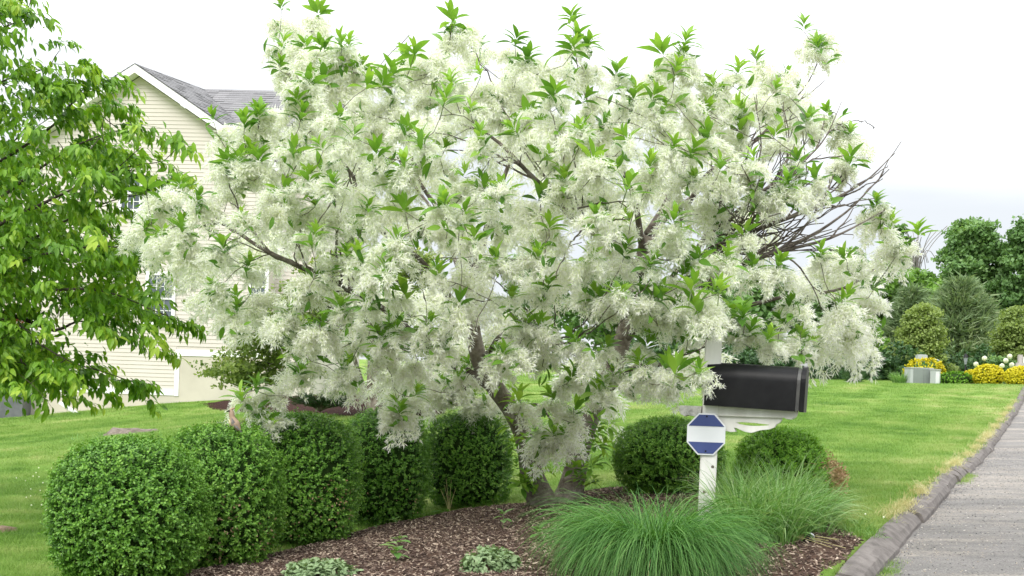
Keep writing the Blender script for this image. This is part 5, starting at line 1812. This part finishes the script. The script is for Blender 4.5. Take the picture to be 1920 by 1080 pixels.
# heap of straw in the gutter at the bottom edge
p_ = np.array([*[float(v) for v in xy(.35, .24)], 0]); p_[2] = zk(.35) - .095
mb_ = MB()
for k in range(130):
    c = np.array([rng.normal(.05, .10), rng.normal(-.08, .05), rng.uniform(0, .018)])
    a_ = rng.uniform(0, 6.28); L = rng.uniform(.03, .09)
    dv = np.array([math.cos(a_), math.sin(a_), rng.normal(0, .12)]) * L
    mb_.tube(np.array([c - dv / 2, c + np.array([0, 0, .006]), c + dv / 2]), .0016, 3, rng.uniform(.2, .9))
link("straw_heap", mb_.mesh("straw_heap", [M_STRAW]), None, p_, kind="stuff", label="heap of dry straw in the gutter at the bottom edge", category="straw")

# stump and bare patches in the left lawn
p_ = hit(246, 815)
st = thing("tree_stump", "low weathered stump cut flush with the left lawn", "stump", p_)
mb_ = MB(); seg = 22
prof_s = [(1.25, -.03), (1.0, .03), (.9, .07), (.82, .095), (.5, .085), (.1, .09)]
a_ = np.arange(seg) / seg * 2 * PI
V = []
for r_, z_ in prof_s:
    rr_ = .40 * r_ * (1 + .16 * np.sin(a_ * 3 + 1) + .08 * np.sin(a_ * 7))
    V += [(x_, y_ * .8, z_ + .015 * math.sin(5 * q)) for q, (x_, y_) in zip(a_, zip(rr_ * np.cos(a_), rr_ * np.sin(a_)))]
F = [(i * seg + j, i * seg + (j + 1) % seg, (i + 1) * seg + (j + 1) % seg, (i + 1) * seg + j) for i in range(len(prof_s) - 1) for j in range(seg)]
mb_.add(V, np.array(F)); mb_.F.append(np.array([[5 * seg + j for j in range(seg)]]))
link("wood", mb_.mesh("wood", [M_STUMP], True), st)
m2 = MB()
for k in range(40):
    q = np.array([rng.normal(-.35, .3), rng.normal(.05, .25), 0])
    q[2] = gz(p_[0] + q[0], p_[1] + q[1]) - p_[2]
    m3 = ribbon_plant(8, .05, .06, .2, .012, (.5, 2.2), (0, .9), 1, 4); m2.add(np.concatenate(m3.V) + q, m3.F[0], np.concatenate(m3.T))
link("stump_weeds", m2.mesh("stump_weeds", [M_WEED]), None, p_, kind="stuff", label="yellow-green weeds sprouting around the low stump", category="weeds")
p_ = hit(4, 996)
mb_ = MB(); a_ = np.arange(20) / 20 * 2 * PI; rr_ = .09 * (1 + .2 * np.sin(3 * a_) + .1 * np.sin(5 * a_))
V = [(0, 0, .05)] + [(x_ * 1.0, y_, .03) for x_, y_ in zip(rr_ * np.cos(a_), rr_ * np.sin(a_))] + [(x_ * 1.2, y_ * 1.2, -.02) for x_, y_ in zip(rr_ * np.cos(a_), rr_ * np.sin(a_))]
mb_.add(V, [(0, 1 + k, 1 + (k + 1) % 20) for k in range(20)] + [(1 + k, 21 + k, 21 + (k + 1) % 20, 1 + (k + 1) % 20) for k in range(20)])
link("bare_patch", mb_.mesh("bare_patch", [M_SOIL], True), None, p_, kind="structure")
# white clover heads scattered in the lawn
cl = MB().lathe([(.001, .0), (.009, .006), (.010, .014), (.004, .02)], 7).mesh("clover_head", [M_HYD])
cp = [hit(rng.normal(75, 28), rng.normal(925, 22)) for _ in range(26)] + [hit(rng.normal(1635, 12), rng.uniform(972, 985)) for _ in range(2)] + [hit(rng.uniform(1560, 1850), rng.uniform(790, 930)) for _ in range(1)]
cp = np.array(cp) + np.array([0, 0, .045])
instance_stuff("clover_flowers", cp, np.zeros((len(cp), 3)), np.repeat(rng.uniform(.5, .9, len(cp))[:, None], 3, 1), cl, kind="stuff", label="small white clover heads in the lawn", category="clover")

# ------------------------------------------------------------------ the bird on the second boxwood
bp = P(437, 797, 7.55)
bird = thing("bird", "small tan crested bird with dark eye mask perched on a boxwood", "bird", bp, math.radians(180))
sk = [((-.045, 0, -.035), .010), ((-.026, 0, -.006), .021), ((-.006, 0, .022), .030), ((.008, 0, .052), .026), ((.012, 0, .074), .018), ((.018, 0, .090), .0185), ((.022, 0, .096), .012)]
V, F = tube(smooth_line(np.array([p_[0] for p_ in sk]), .006), np.interp(np.linspace(0, 1, len(smooth_line(np.array([p_[0] for p_ in sk]), .006))), np.linspace(0, 1, 7), [p_[1] for p_ in sk]), 12)
mb_ = MB(); mb_.add(V, F); nb_ = len(V) // 12
mb_.F.append(np.array([[len(V) - 12 + k for k in range(12)]])); mb_.F.append(np.array([list(range(12))[::-1]]))
cz_ = np.array([(.004, 0, .108), (-.012, 0, .114)])
mb_.tube(smooth_line(np.array([(.022, 0, .096), (.008, 0, .107), (-.012, 0, .116)]), .006), np.linspace(.012, .002, len(smooth_line(np.array([(.022, 0, .096), (.008, 0, .107), (-.012, 0, .116)]), .006))), 8)
bd = link("body", mb_.mesh("body", [M_FEATHER], True), bird)
mb_ = MB().tube([(.034, 0, .091), (.042, 0, .089), (.049, 0, .087)], [.005, .0035, .0008], 7); link("beak", mb_.mesh("beak", [M_BLACK]), bird)
for sy in (1, -1):
    mb_ = MB().tube([(.020, sy * .0165, .094), (.028, sy * .0135, .0935), (.035, sy * .005, .092)], [.003, .005, .003], 6); link("eye_mask", mb_.mesh("eye_mask", [M_BLACK], True), bird)
    V = [(.006, sy * .024, .050), (-.012, sy * .031, .030), (-.036, sy * .022, -.008), (-.062, sy * .008, -.046), (-.030, sy * .027, -.018), (.004, sy * .030, .014)]
    mb_ = MB(); mb_.add(V + [(x_, y_ * .8, z_) for x_, y_, z_ in V], [(0, 1, 2, 3, 4, 5), (11, 10, 9, 8, 7, 6)] + [(k, (k + 1) % 6, (k + 1) % 6 + 6, k + 6) for k in range(6)])
    link("wing", mb_.mesh("wing", [M_FEATHER_GREY]), bird)
    mb_ = MB().tube([(.0, sy * .01, .0), (.006, sy * .011, -.02), (.0, sy * .011, -.034)], [.004, .0022, .002], 5); link("leg", mb_.mesh("leg", [M_BLACK]), bird)
mb_ = MB(); mb_.add([(-.04, -.010, -.028), (-.04, .010, -.028), (-.075, .012, -.075), (-.075, -.012, -.075), (-.045, -.010, -.032), (-.045, .010, -.032), (-.08, .012, -.078), (-.08, -.012, -.078)],
                    [(0, 1, 2, 3), (7, 6, 5, 4), (0, 4, 5, 1), (1, 5, 6, 2), (2, 6, 7, 3), (3, 7, 4, 0)])
link("tail", mb_.mesh("tail", [M_FEATHER_GREY]), bird)
mb_ = MB().lathe([(.004, -.03), (.017, -.015), (.019, .005), (.010, .022)], 10); be = link("belly", mb_.mesh("belly", [M_FEATHER_PALE], True), bird, (.012, 0, .018)); be.rotation_euler = (0, .35, 0)


# ------------------------------------------------------------------ trees and shrubs further off
def leafy_crown(lobes, n_clump, per, leaf, size, clump_r, flat=.6, inner=.35):
    """leaf clumps spread through the volume of several lobes: (centre, radii)"""
    vol = np.array([np.prod(r_) for _, r_ in lobes]) ** .8
    idx = rng.choice(len(lobes), n_clump, p=vol / vol.sum())
    C_ = np.array([c for c, _ in lobes])[idx]; R_ = np.array([r_ for _, r_ in lobes])[idx]
    d = rand_dirs(n_clump)
    rad = rng.uniform(inner, 1, n_clump) ** .5
    c = C_ + d * R_ * (rad * rng.choice([1, 1, 1, 1.18, 1.35], n_clump))[:, None]
    shade = rng.normal(0, .13, n_clump)
    pos = np.repeat(c, per, 0) + rand_dirs(n_clump * per) * (rng.uniform(0, 1, (n_clump * per, 1)) ** .5) * clump_r * np.array([1, 1, flat])
    out = nrm(np.repeat(d, per, 0) * .6 + np.array([0, 0, .7]) + rng.normal(0, .5, (n_clump * per, 3)))
    dv = nrm(rand_dirs(n_clump * per) + np.array([0, 0, -.3]))
    tint = np.clip(.45 + np.repeat(shade, per) + rng.normal(0, .13, n_clump * per), 0, 1)
    return scatter(leaf[0], leaf[1], pos, frames(dv, out), size * rng.uniform(.7, 1.3, n_clump * per), tint)


QLEAF = (np.array([(-.35, 0, 0), (.0, -.5, .06), (.35, 0, 0), (0, .5, .06)]), np.array([[0, 1, 2, 3]]))
NLEAF = (np.array([(-.09, 0, 0), (.09, 0, 0), (.0, 1, .0)]), np.array([[0, 1, 2]]))


def limb_mesh(h, r, n, spread, crown_z, seed=0):
    mb_ = MB()
    top = np.array([rng.normal(0, .04 * h), rng.normal(0, .04 * h), h])
    q = smooth_line(np.array([(0, 0, -.2), (rng.normal(0, .02 * h), 0, h * .35), tuple(top * np.array([.6, .6, .7])), tuple(top)]), h / 14)
    mb_.tube(q, np.linspace(r, r * .12, len(q)), 8)
    tr = mb_
    lb = MB()
    for k in range(n):
        i0 = int(len(q) * rng.uniform(crown_z, .9)); p0 = q[i0]
        az = k * 2.4 + rng.uniform(-.4, .4); L = spread * rng.uniform(.6, 1) * (1.1 - .5 * i0 / len(q))
        e = p0 + np.array([math.cos(az) * L, math.sin(az) * L, L * rng.uniform(.2, .8)])
        lb.tube(smooth_line(np.array([p0, (p0 + e) / 2 + np.array([0, 0, -.06 * L]), e]), L / 6), np.linspace(r * .35, r * .06, len(smooth_line(np.array([p0, (p0 + e) / 2 + np.array([0, 0, -.06 * L]), e]), L / 6))), 6)
    return tr, lb


def deciduous(name, label, px, d, top_py, half_w_px, leafm, group=None, lobes_n=11, n=420, per=26, size=.2, trunk_frac=.2, bottom_frac=.25, cat="tree", bark=None, clump=.45, zsq=.72):
    p_ = on_ground(px, d)
    H = P(px, top_py, d)[2] - p_[2]
    W = half_w_px * d / FPX
    r_ = thing(name, label, cat, p_, 0, group)
    zb_ = H * bottom_frac
    lobes = []
    for k in range(lobes_n):
        f = (k + .5) / lobes_n
        zc_ = zb_ + (H - zb_) * (.08 + .84 * f)
        ww = W * math.sin(PI * (.18 + .72 * f)) * .75
        a_ = k * 2.4
        rad = W * rng.uniform(.2, .5) * (1 if lobes_n < 35 else .8)
        ww *= rng.uniform(.6, 1.25)
        if zsq < .3:                      # broad skirt and pointed top
            ww = W * (1.08 - .78 * f) * rng.uniform(.5, .95); rad = W * rng.uniform(.2, .34) * (1.1 - .5 * f)
        lobes.append(((math.cos(a_) * ww * .75, math.sin(a_) * ww * .75, min(zc_, H - rad * .7)), (rad, rad, rad * zsq)))
    V, F, T_ = leafy_crown(lobes, n, per, QLEAF, size, clump * W / 2.2)
    link("crown", mesh("crown", V, F, T_, [leafm]), r_)
    tr, lb = limb_mesh(H * .86, max(.09, H * .022), 9, W * .8, .3)
    link("trunk", tr.mesh("trunk", [bark or M_BARK_DARK], True), r_)
    link("limb", lb.mesh("limb", [bark or M_BARK_DARK], True), r_)
    return r_


def conifer(name, label, px, d, top_py, half_w_px, leafm, group=None, n=500, per=22, L=.35, cat="tree", fluffy=True, expo=.8, base=.05):
    p_ = on_ground(px, d)
    H = P(px, top_py, d)[2] - p_[2]
    W = half_w_px * d / FPX
    r_ = thing(name, label, cat, p_, 0, group)
    f = rng.uniform(0, 1, n) ** .8
    z_ = base * H + (H * (1 - base)) * f
    rad = W * np.clip((1 - f) ** expo + .03, 0, 1) * rng.uniform(.45, 1, n) ** .6
    tier = np.sin(f * 26) * .06 * W
    az = rng.uniform(0, 2 * PI, n)
    c = np.stack([(rad + tier) * np.cos(az), (rad + tier) * np.sin(az), z_ - rad * .12], 1)
    o_ = np.stack([np.cos(az), np.sin(az), np.full(n, .45)], 1)
    pos = np.repeat(c, per, 0) + rng.normal(0, .28 * L, (n * per, 3))
    dv = nrm(np.repeat(o_, per, 0) + rng.normal(0, .55, (n * per, 3)))
    tint = np.clip(.4 + np.repeat(rng.normal(0, .13, n) + .2 * (rad / (W + .01)) , per) + rng.normal(0, .1, n * per), 0, 1)
    V, F, T_ = scatter(NLEAF[0], NLEAF[1], pos, frames(dv, rand_dirs(n * per)), L * rng.uniform(.6, 1.2, n * per), tint)
    link("crown", mesh("crown", V, F, T_, [leafm]), r_)
    tr, lb = limb_mesh(H * .95, max(.04, H * .018), 14, W * .7, .12)
    link("trunk", tr.mesh("trunk", [M_BARK_DARK], True), r_)
    link("limb", lb.mesh("limb", [M_BARK_DARK], True), r_)
    return r_


bg = "trees along the far side of the lawn"
deciduous("leafy_tree", "tall dark green tree with open crown standing above the grey pine", 1812, 66, 402, 72, M_TREE_A, bg, 40, 900, 28, .24, zsq=.5, bottom_frac=.3)
deciduous("leafy_tree", "tall dark green tree cut by the right edge of the photo", 1925, 64, 388, 72, M_TREE_A, bg, 40, 850, 28, .24, zsq=.5, bottom_frac=.15)
deciduous("leafy_tree", "light green tree behind the right end of the white blossom", 1645, 60, 492, 75, M_TREE_B, bg, 20, 800, 26, .24, bottom_frac=.05)
deciduous("leafy_tree", "dark tree with thin bare twigs beside it, left of the tall tree", 1672, 72, 398, 40, M_TREE_A, bg, 9, 220, 22, .34, bottom_frac=.2)
conifer("pine_tree", "broad grey-green pine with soft needles behind the utility box", 1795, 54, 535, 85, M_PINE, bg, 900, 26, .55, expo=.55)
conifer("pine_tree", "smaller grey-green pine left of the broad pine", 1705, 57, 548, 60, M_PINE, bg, 600, 24, .5, expo=.6)
deciduous("small_tree", "olive yellow-green small tree behind the utility box", 1722, 47, 562, 66, M_TREE_C, bg, 30, 900, 26, .12, bottom_frac=.06, clump=.55, zsq=.25)
deciduous("small_tree", "olive yellow-green small tree behind the white flowering bush", 1900, 47, 568, 64, M_TREE_C, bg, 30, 850, 26, .12, bottom_frac=.06, clump=.55, zsq=.25)
deciduous("small_tree", "bright yellow-green small tree just right of the black mailbox", 1615, 50, 590, 50, M_TREE_B, bg, 16, 700, 26, .14, bottom_frac=.08, zsq=.4)
deciduous("leafy_tree", "mid green tree showing between blossom and black mailbox", 1545, 58, 520, 70, M_TREE_A, bg, 12, 340, 26, .3, bottom_frac=.05)
for (px_, d_, tp, hwp, mm, lb_) in ((1705, 68, 498, 70, M_TREE_B, "light green tree filling the bank between the bare tree and the tall tree"), (1850, 70, 500, 95, M_TREE_A, "mid green tree under the crown of the tall tree"),
                                    (1590, 66, 470, 75, M_TREE_A, "mid green tree behind the outermost right blossom"), (1765, 64, 520, 60, M_TREE_B, "light green tree behind the broad grey pine")):
    deciduous("leafy_tree", lb_, px_, d_, tp, hwp, mm, bg, 15, 520, 26, .28, bottom_frac=.04)
for (px_, d_, tp, hwp, lb_) in ((1420, 60, 500, 90, "dark tree hidden behind the blossom above the black mailbox"), (1290, 62, 520, 90, "dark tree behind the blossom left of the mailbox post"),
                                (1150, 64, 500, 90, "mid green tree behind the right trunk of the fringe tree"), (1000, 66, 480, 90, "mid green tree behind the middle of the white blossom"), (1340, 75, 330, 60, "tall brownish tree glimpsed through the gap in the upper blossom")):
    deciduous("leafy_tree", lb_, px_, d_, tp, hwp, M_TREE_A, bg, 11, 260, 24, .34, bottom_frac=.05)
# bare twigs left of the tall tree
p_ = on_ground(1712, 70)
mb_ = MB()
Hb = P(1712, 425, 70)[2] - p_[2]
for k in range(26):
    a_ = rng.uniform(0, 6.28); L = rng.uniform(.5, 2.0)
    z0 = Hb * rng.uniform(.55, .8)
    mb_.tube(smooth_line(np.array([(0, 0, z0), (math.cos(a_) * L * .5, math.sin(a_) * L * .5, z0 + (Hb - z0) * .6), (math.cos(a_) * L, math.sin(a_) * L, min(Hb, z0 + L * 1.5))]), .3), .022, 4)
mb_.tube(np.array([(0, 0, -.2), (.1, 0, Hb * .5), (0, 0, Hb * .95)]), [.14, .09, .03], 6)
bt = thing("bare_tree", "thin leafless tree beside the tall green tree", "tree", p_, 0, bg)
link("trunk", mb_.mesh("trunk", [surf("pale_twigs", (.2, .18, .17), (.28, .26, .24), .9)], True), bt)

# dark hedge line below the far trees
hm = MB()
for k in range(44):
    px_ = 1190 + k * 17.5
    p_ = on_ground(px_, 46 + rng.uniform(-1, 1.5) + (1 if px_ > 1700 else 0))
    h_ = rng.uniform(.8, 1.5) * (1.25 if k % 3 == 0 else 1)
    V, F, T_ = leafy_crown([((0, 0, h_ * .45), (.75, .6, h_ * .5))], 26, 22, QLEAF, .16, .3, inner=.1)
    hm.add(V + p_, F, np.clip(T_ - .1, 0, 1))
link("undergrowth", hm.mesh("undergrowth", [M_DARKCON]), kind="stuff", label="dark undergrowth along the far edge of the lawn", category="undergrowth")
hm = MB()
for k in range(16):
    px_ = 1220 + k * 7
    p_ = on_ground(px_, 36 + rng.uniform(-.5, .5))
    V, F, T_ = leafy_crown([((0, 0, .3), (.3, .4, .35))], 10, 18, QLEAF, .11, .16, inner=.1)
    hm.add(V + p_, F, T_)
link("dark_bushes", hm.mesh("dark_bushes", [M_DARKCON]), kind="stuff", label="low dark bushes at the lawn edge left of the mailbox", category="bushes")

conifer("small_conifer", "small dark cone shaped conifer alone on the right lawn", 1601, 38, 668, 17, M_DARKCON, None, 170, 22, .15, base=.08, expo=.75)

# garden things round the utility boxes, all about forty metres away
p_ = on_ground(1722, 40)
ub = thing("utility_box", "grey two door utility cabinet on the far lawn", "utility box", p_, math.radians(8))
W_, H_, D_ = .84, .56, .45
link("body", MB().box((0, 0, H_ / 2 - .05), (W_, D_, H_ + .1)).mesh("body", [M_LIGHTBOX]), ub)
for s_ in (-1, 1):
    link("door", MB().box((s_ * .19 + .055, -D_ / 2 - .008, H_ / 2), (.365, .02, H_ - .05)).mesh("door", [M_GREYBOX]), ub)
link("lid", MB().box((0, 0, H_ + .015), (W_ + .03, D_ + .04, .03)).mesh("lid", [M_LIGHTBOX]), ub)
p_ = on_ground(1753, 39.6)
pb = thing("pedestal_box", "pale narrow utility pedestal right of the grey cabinet", "utility box", p_, math.radians(30))
link("body", MB().box((0, 0, .23), (.26, .22, .56)).mesh("body", [M_LIGHTBOX]), pb)
link("lid", MB().box((0, 0, .525), (.29, .25, .03)).mesh("lid", [M_LIGHTBOX]), pb)
link("panel", MB().box((-.02, -.115, .24), (.18, .012, .42)).mesh("panel", [surf("pale_panel", (.74, .76, .77), None, .5)]), pb)
# post with box and curved pipe behind the golden shrub
p_ = on_ground(1726, 43)
pp = thing("far_mailbox", "pale box on a post with a bent pipe behind the golden shrub", "mailbox", p_)
Hp = P(1726, 668, 43)[2] - p_[2]
link("post", MB().box((0, 0, Hp / 2 - .1), (.12, .12, Hp)).mesh("post", [M_GREYWOOD]), pp)
link("box", MB().box((0, 0, Hp - .1), (.36, .3, .28)).box((0, 0, Hp + .05), (.28, .25, .03)).mesh("box", [M_LIGHTBOX]), pp)
link("pipe", MB().tube(smooth_line(np.array([(.19, 0, Hp - .12), (.4, 0, Hp - .1), (.62, 0, Hp - .12), (.7, 0, Hp - .28), (.71, 0, 0)]), .08), .025, 6).mesh("pipe", [M_STEEL], True), pp)
GOLD = (QLEAF[0] * .07, QLEAF[1])
yg = "golden yellow shrubs on the far lawn"
gk = dict(leaf=GOLD, per=10, spr_len=.06, up=.5)
shrub("golden_shrub", "spreading golden yellow shrub behind the utility cabinet", "shrub", 1734, 41.5, (.70, .5, .48), 800, M_YELLOW, yg, expo=2, rough=.16, zc=.42, core_mat=M_YEW, **gk)
shrub("golden_shrub", "round golden yellow shrub left of the white flowering bush", "shrub", 1853, 39.5, (.47, .42, .35), 1300, M_YELLOW, yg, rough=.03, expo=2.2, core_mat=M_YEW, **gk)
shrub("golden_shrub", "golden yellow shrub at the right edge near the kerb top", "shrub", 1912, 38.5, (.45, .40, .31), 1200, M_YELLOW, yg, rough=.03, expo=2.2, core_mat=M_YEW, **gk)
shrub("golden_shrub", "small golden yellow shrub between the green mound and round golden shrub", "shrub", 1822, 40.8, (.28, .3, .26), 300, M_YELLOW, yg, expo=2.1, core_mat=M_YEW, **gk)
shrub("juniper_mound", "low spreading green juniper right of the utility pedestal", "shrub", 1791, 40.2, (.62, .45, .28), 620, M_YEW, None, expo=2.2, zc=.14, leaf=(QLEAF[0] * .06, QLEAF[1]), per=10, rough=.14, spr_len=.07)
p_ = on_ground(1690, 40.3)
tf = thing("grass_tuft", "bright green upright grass tuft left of the utility cabinet", "ornamental grass", p_)
link("foliage", ribbon_plant(420, .3, .3, .6, .02, (.3, 1.6), (0, .6), 1, 4).mesh("foliage", [M_WEED]), tf)
# white flowering bush
p_ = on_ground(1884, 42)
hb_ = thing("flowering_bush", "green bush with round white flower heads by the golden shrubs", "shrub", p_)
V, F, T_ = leafy_crown([((0, 0, .55), (.65, .5, .5)), ((-.35, 0, .75), (.4, .35, .35)), ((.3, 0, .45), (.4, .4, .4))], 70, 24, QLEAF, .11, .2, inner=.1)
link("foliage", mesh("foliage", V, F, T_, [M_TREE_A]), hb_)
for (hx, hy) in ((1846, 672), (1886, 676), (1879, 686), (1897, 684), (1908, 689), (1896, 694), (1884, 706), (1893, 668), (1830, 683)):
    c = P(hx, hy, 41.4) - p_
    dd_ = rand_dirs(160)
    V, F, T_ = scatter(QLEAF[0] * .06, QLEAF[1], c + dd_ * .085, frames(nrm(np.cross(dd_, rand_dirs(160))), dd_), rng.uniform(.8, 1.3, 160), rng.uniform(0, 1, 160))
    link("flower_head", mesh("flower_head", V, F, T_, [M_HYD]), hb_)
# lamp post
p_ = on_ground(1809, 43)
lp = thing("lamp_post", "black garden lamp post with a glass lantern before the pine", "lamp post", p_)
Hl = P(1809, 661, 43)[2] - p_[2]
link("pole", MB().lathe([(.06, -.1), (.05, .1), (.03, .25), (.028, Hl - .45)], 8).mesh("pole", [M_BLACK], True), lp)
lan = link("lantern", MB().lathe([(.05, Hl - .40), (.085, Hl - .2), (.09, Hl - .19)], 6).mesh("lantern", [M_LAMPGLASS]), lp)
link("cap", MB().lathe([(.11, Hl - .185), (.05, Hl - .07), (.015, Hl - .04), (.012, Hl)], 8).mesh("cap", [M_BLACK]), lp)
link("collar", MB().lathe([(.03, Hl - .46), (.05, Hl - .43), (.045, Hl - .41)], 8).mesh("collar", [M_LAMPGLASS]), lp)
# grey wooden post with rail and white plate at the right edge
p_ = on_ground(1911, 40.5)
wp = thing("wooden_post", "weathered grey wooden post with a cross rail at the right edge", "post", p_)
Hw = P(1911, 665, 40.5)[2] - p_[2]
link("upright", MB().box((0, 0, Hw / 2 - .1), (.13, .13, Hw + .2)).mesh("upright", [M_GREYWOOD]), wp)
link("rail", MB().box((.12, -.09, Hw - .36), (.62, .045, .13)).mesh("rail", [M_GREYWOOD]), wp)
link("plate", MB().box((.30, -.03, Hw - .18), (.4, .03, .22)).mesh("plate", [M_TRIM]), wp)
# mulch under the golden shrubs
mb_ = MB(); a_ = np.arange(24) / 24 * 2 * PI
c = on_ground(1830, 40.2)
V = [(0, 0, .07)]
for f_, z_ in ((.8, .06), (1.0, -.03)):
    for q in a_:
        x_, y_ = 1.25 * f_ * math.cos(q), .75 * f_ * math.sin(q)
        V.append((x_, y_, gz(c[0] + x_, c[1] + y_) - c[2] + z_))
mb_.add(V, [(0, 1 + k, 1 + (k + 1) % 24) for k in range(24)] + [(1 + k, 25 + k, 25 + (k + 1) % 24, 1 + (k + 1) % 24) for k in range(24)])
link("far_mulch_bed", mb_.mesh("far_mulch_bed", [M_MULCH_RED], True), None, c, kind="structure")

# ------------------------------------------------------------------ planting by the house
p_ = on_ground(700, 19.5); 
dg = thing("dogwood_tree", "small multi-stemmed dogwood with fine yellow-green leaves in the red mulch", "tree", p_)
lobes = []
for (lx, ly, rx_, rz_) in ((470, 690, 100, 28), (430, 702, 70, 20), (500, 640, 70, 34), (520, 590, 60, 40), (490, 610, 40, 30), (560, 560, 70, 40), (600, 620, 80, 40), (640, 520, 80, 50), (720, 560, 90, 50), (800, 600, 90, 45), (760, 500, 80, 45), (860, 660, 80, 35), (530, 690, 60, 30), (700, 620, 90, 45), (480, 660, 60, 26)):
    c = P(lx, ly, 19.5) - p_
    c[1] += rng.uniform(-.6, .6)
    lobes.append((tuple(c), (rx_ * 19.5 / FPX, .6, rz_ * 19.5 / FPX)))
V, F, T_ = leafy_crown(lobes, 900, 24, QLEAF, .075, .2, .5, .1)
link("crown", mesh("crown", V, F, T_, [M_DOGW]), dg)
mb_ = MB(); lb = MB()
for (tx, ty, r_) in ((690, 640, .09), (720, 620, .08), (760, 640, .07), (655, 650, .06), (705, 560, .07)):
    e = P(tx, ty, 19.5) - p_; e[1] = rng.uniform(-.3, .3)
    q = smooth_line(np.array([(rng.normal(0, .06), rng.normal(0, .05), -.1), tuple(e * .4 + np.array([rng.normal(0, .05), 0, .05])), tuple(e)]), .12)
    mb_.tube(q, np.linspace(r_, r_ * .5, len(q)), 9)
    for c, _ in lobes:
        if rng.uniform() < .4:
            c = np.array(c); q2 = smooth_line(np.array([e, (e + c) / 2 + np.array([0, 0, .1]), c]), .2)
            lb.tube(q2, np.linspace(r_ * .35, .008, len(q2)), 5)
link("trunk", mb_.mesh("trunk", [M_BARK], True), dg)
link("limb", lb.mesh("limb", [M_BARK_DARK], True), dg)
# boulder
p_ = on_ground(727, 20.5); p_[2] = float(back_z(np.array([p_[0]]), np.array([p_[1]]))[0])
bm_ = bmesh.new(); bmesh.ops.create_icosphere(bm_, subdivisions=4, radius=.32)
for v in bm_.verts:
    nn = mnoise.fractal(v.co * 3, 1, 2, 4)
    v.co *= 1 + .12 * nn
    v.co.x *= .85; v.co.z = max(v.co.z * 1.35, -.2)
me_ = bpy.data.meshes.new("boulder"); bm_.to_mesh(me_); bm_.free(); me_.materials.append(M_STONE)
for pl in me_.polygons:
    pl.use_smooth = True
link("boulder", me_, None, p_ + np.array([0, 0, .22]), label="pale pinkish boulder in the red mulch behind the boxwoods", category="boulder")


def juniper(px, d, w, label):
    p_ = on_ground(px, d); p_[2] = float(back_z(np.array([p_[0]]), np.array([p_[1]]))[0])
    r_ = thing("juniper", label, "shrub", p_, 0, "low junipers in the red mulch")
    n_ = 130
    az = rng.uniform(0, 6.28, n_); L = rng.uniform(.4, 1, n_) * w
    Vs = MB(); st_ = MB()
    for k in range(n_):
        dv = np.array([math.cos(az[k]), math.sin(az[k]) * .7, 0])
        e = dv * L[k] + np.array([0, 0, .12 + rng.uniform(0, .22)])
        q = smooth_line(np.array([(0, 0, .02), tuple(e * .55 + np.array([0, 0, .08])), tuple(e)]), .06)
        st_.tube(q, np.linspace(.012, .003, len(q)), 4)
        m_ = 34
        t_ = rng.uniform(.35, 1, m_); pos = np.stack([np.interp(t_, np.linspace(0, 1, len(q)), q[:, j]) for j in range(3)], 1) + rng.normal(0, .018, (m_, 3))
        V, F, T_ = scatter(NLEAF[0], NLEAF[1], pos, frames(nrm(dv + np.array([0, 0, .35]) + rng.normal(0, .4, (m_, 3))), rand_dirs(m_)), .085, np.clip(rng.normal(.4, .2, m_), 0, 1))
        Vs.add(V, F, T_)
    link("foliage", Vs.mesh("foliage", [M_DARKCON]), r_); link("branches", st_.mesh("branches", [M_BARK], True), r_)


juniper(600, 20.5, .62, "low spreading juniper in the red mulch left of the boulder")
juniper(775, 20.8, .55, "low spreading juniper in the red mulch right of the boulder")

# red maple behind the left tree, grey box and white board at the foundation
p_ = on_ground(-18, 25)
mp = thing("red_maple", "small dark red leaved maple against the house at the left edge", "tree", p_)
V, F, T_ = leafy_crown([((0, 0, P(0, 610, 25)[2] - p_[2]), (.55, .4, .45)), ((-.5, 0, P(0, 590, 25)[2] - p_[2]), (.5, .4, .5))], 130, 22, QLEAF, .09, .2, .6, .1)
link("crown", mesh("crown", V, F, T_, [M_RED]), mp)
mb_ = MB().tube([(0, 0, -.1), (.03, 0, .8), (-.05, 0, 1.9)], [.05, .04, .02], 7); link("trunk", mb_.mesh("trunk", [M_BARK_DARK], True), mp)
p_ = hit(18, 782)
gb = thing("grey_bin", "dark grey box at the house foot behind the drooping leaves", "box", p_, .1)
link("body", MB().box((0, 0, .28), (.85, .7, .6)).mesh("body", [M_DARKGREY]), gb)
link("lid", MB().box((0, 0, .605), (.9, .75, .05)).mesh("lid", [M_DARKGREY]), gb)
p_ = hit(128, 776)
mb_ = MB(); mb_.box((0, 0, .14), (.5, .12, .06), np.array([[.86, 0, .5], [0, 1, 0], [-.5, 0, .86]]))
link("board", mb_.mesh("board", [M_TRIM]), None, p_, label="short white board leaning on the lawn at the house foot", category="board")
p_ = hit(168, 768)
e = P(149, 722, 28) - p_
link("garden_stake", MB().tube([(0, 0, -.1), tuple(np.array([e[0] * .6, 0, e[2] * .5])), (e[0], 0, e[2])], .022, 6).mesh("garden_stake", [M_DARKGREY]), None, p_, label="thin dark stake leaning by the house foundation", category="stake")
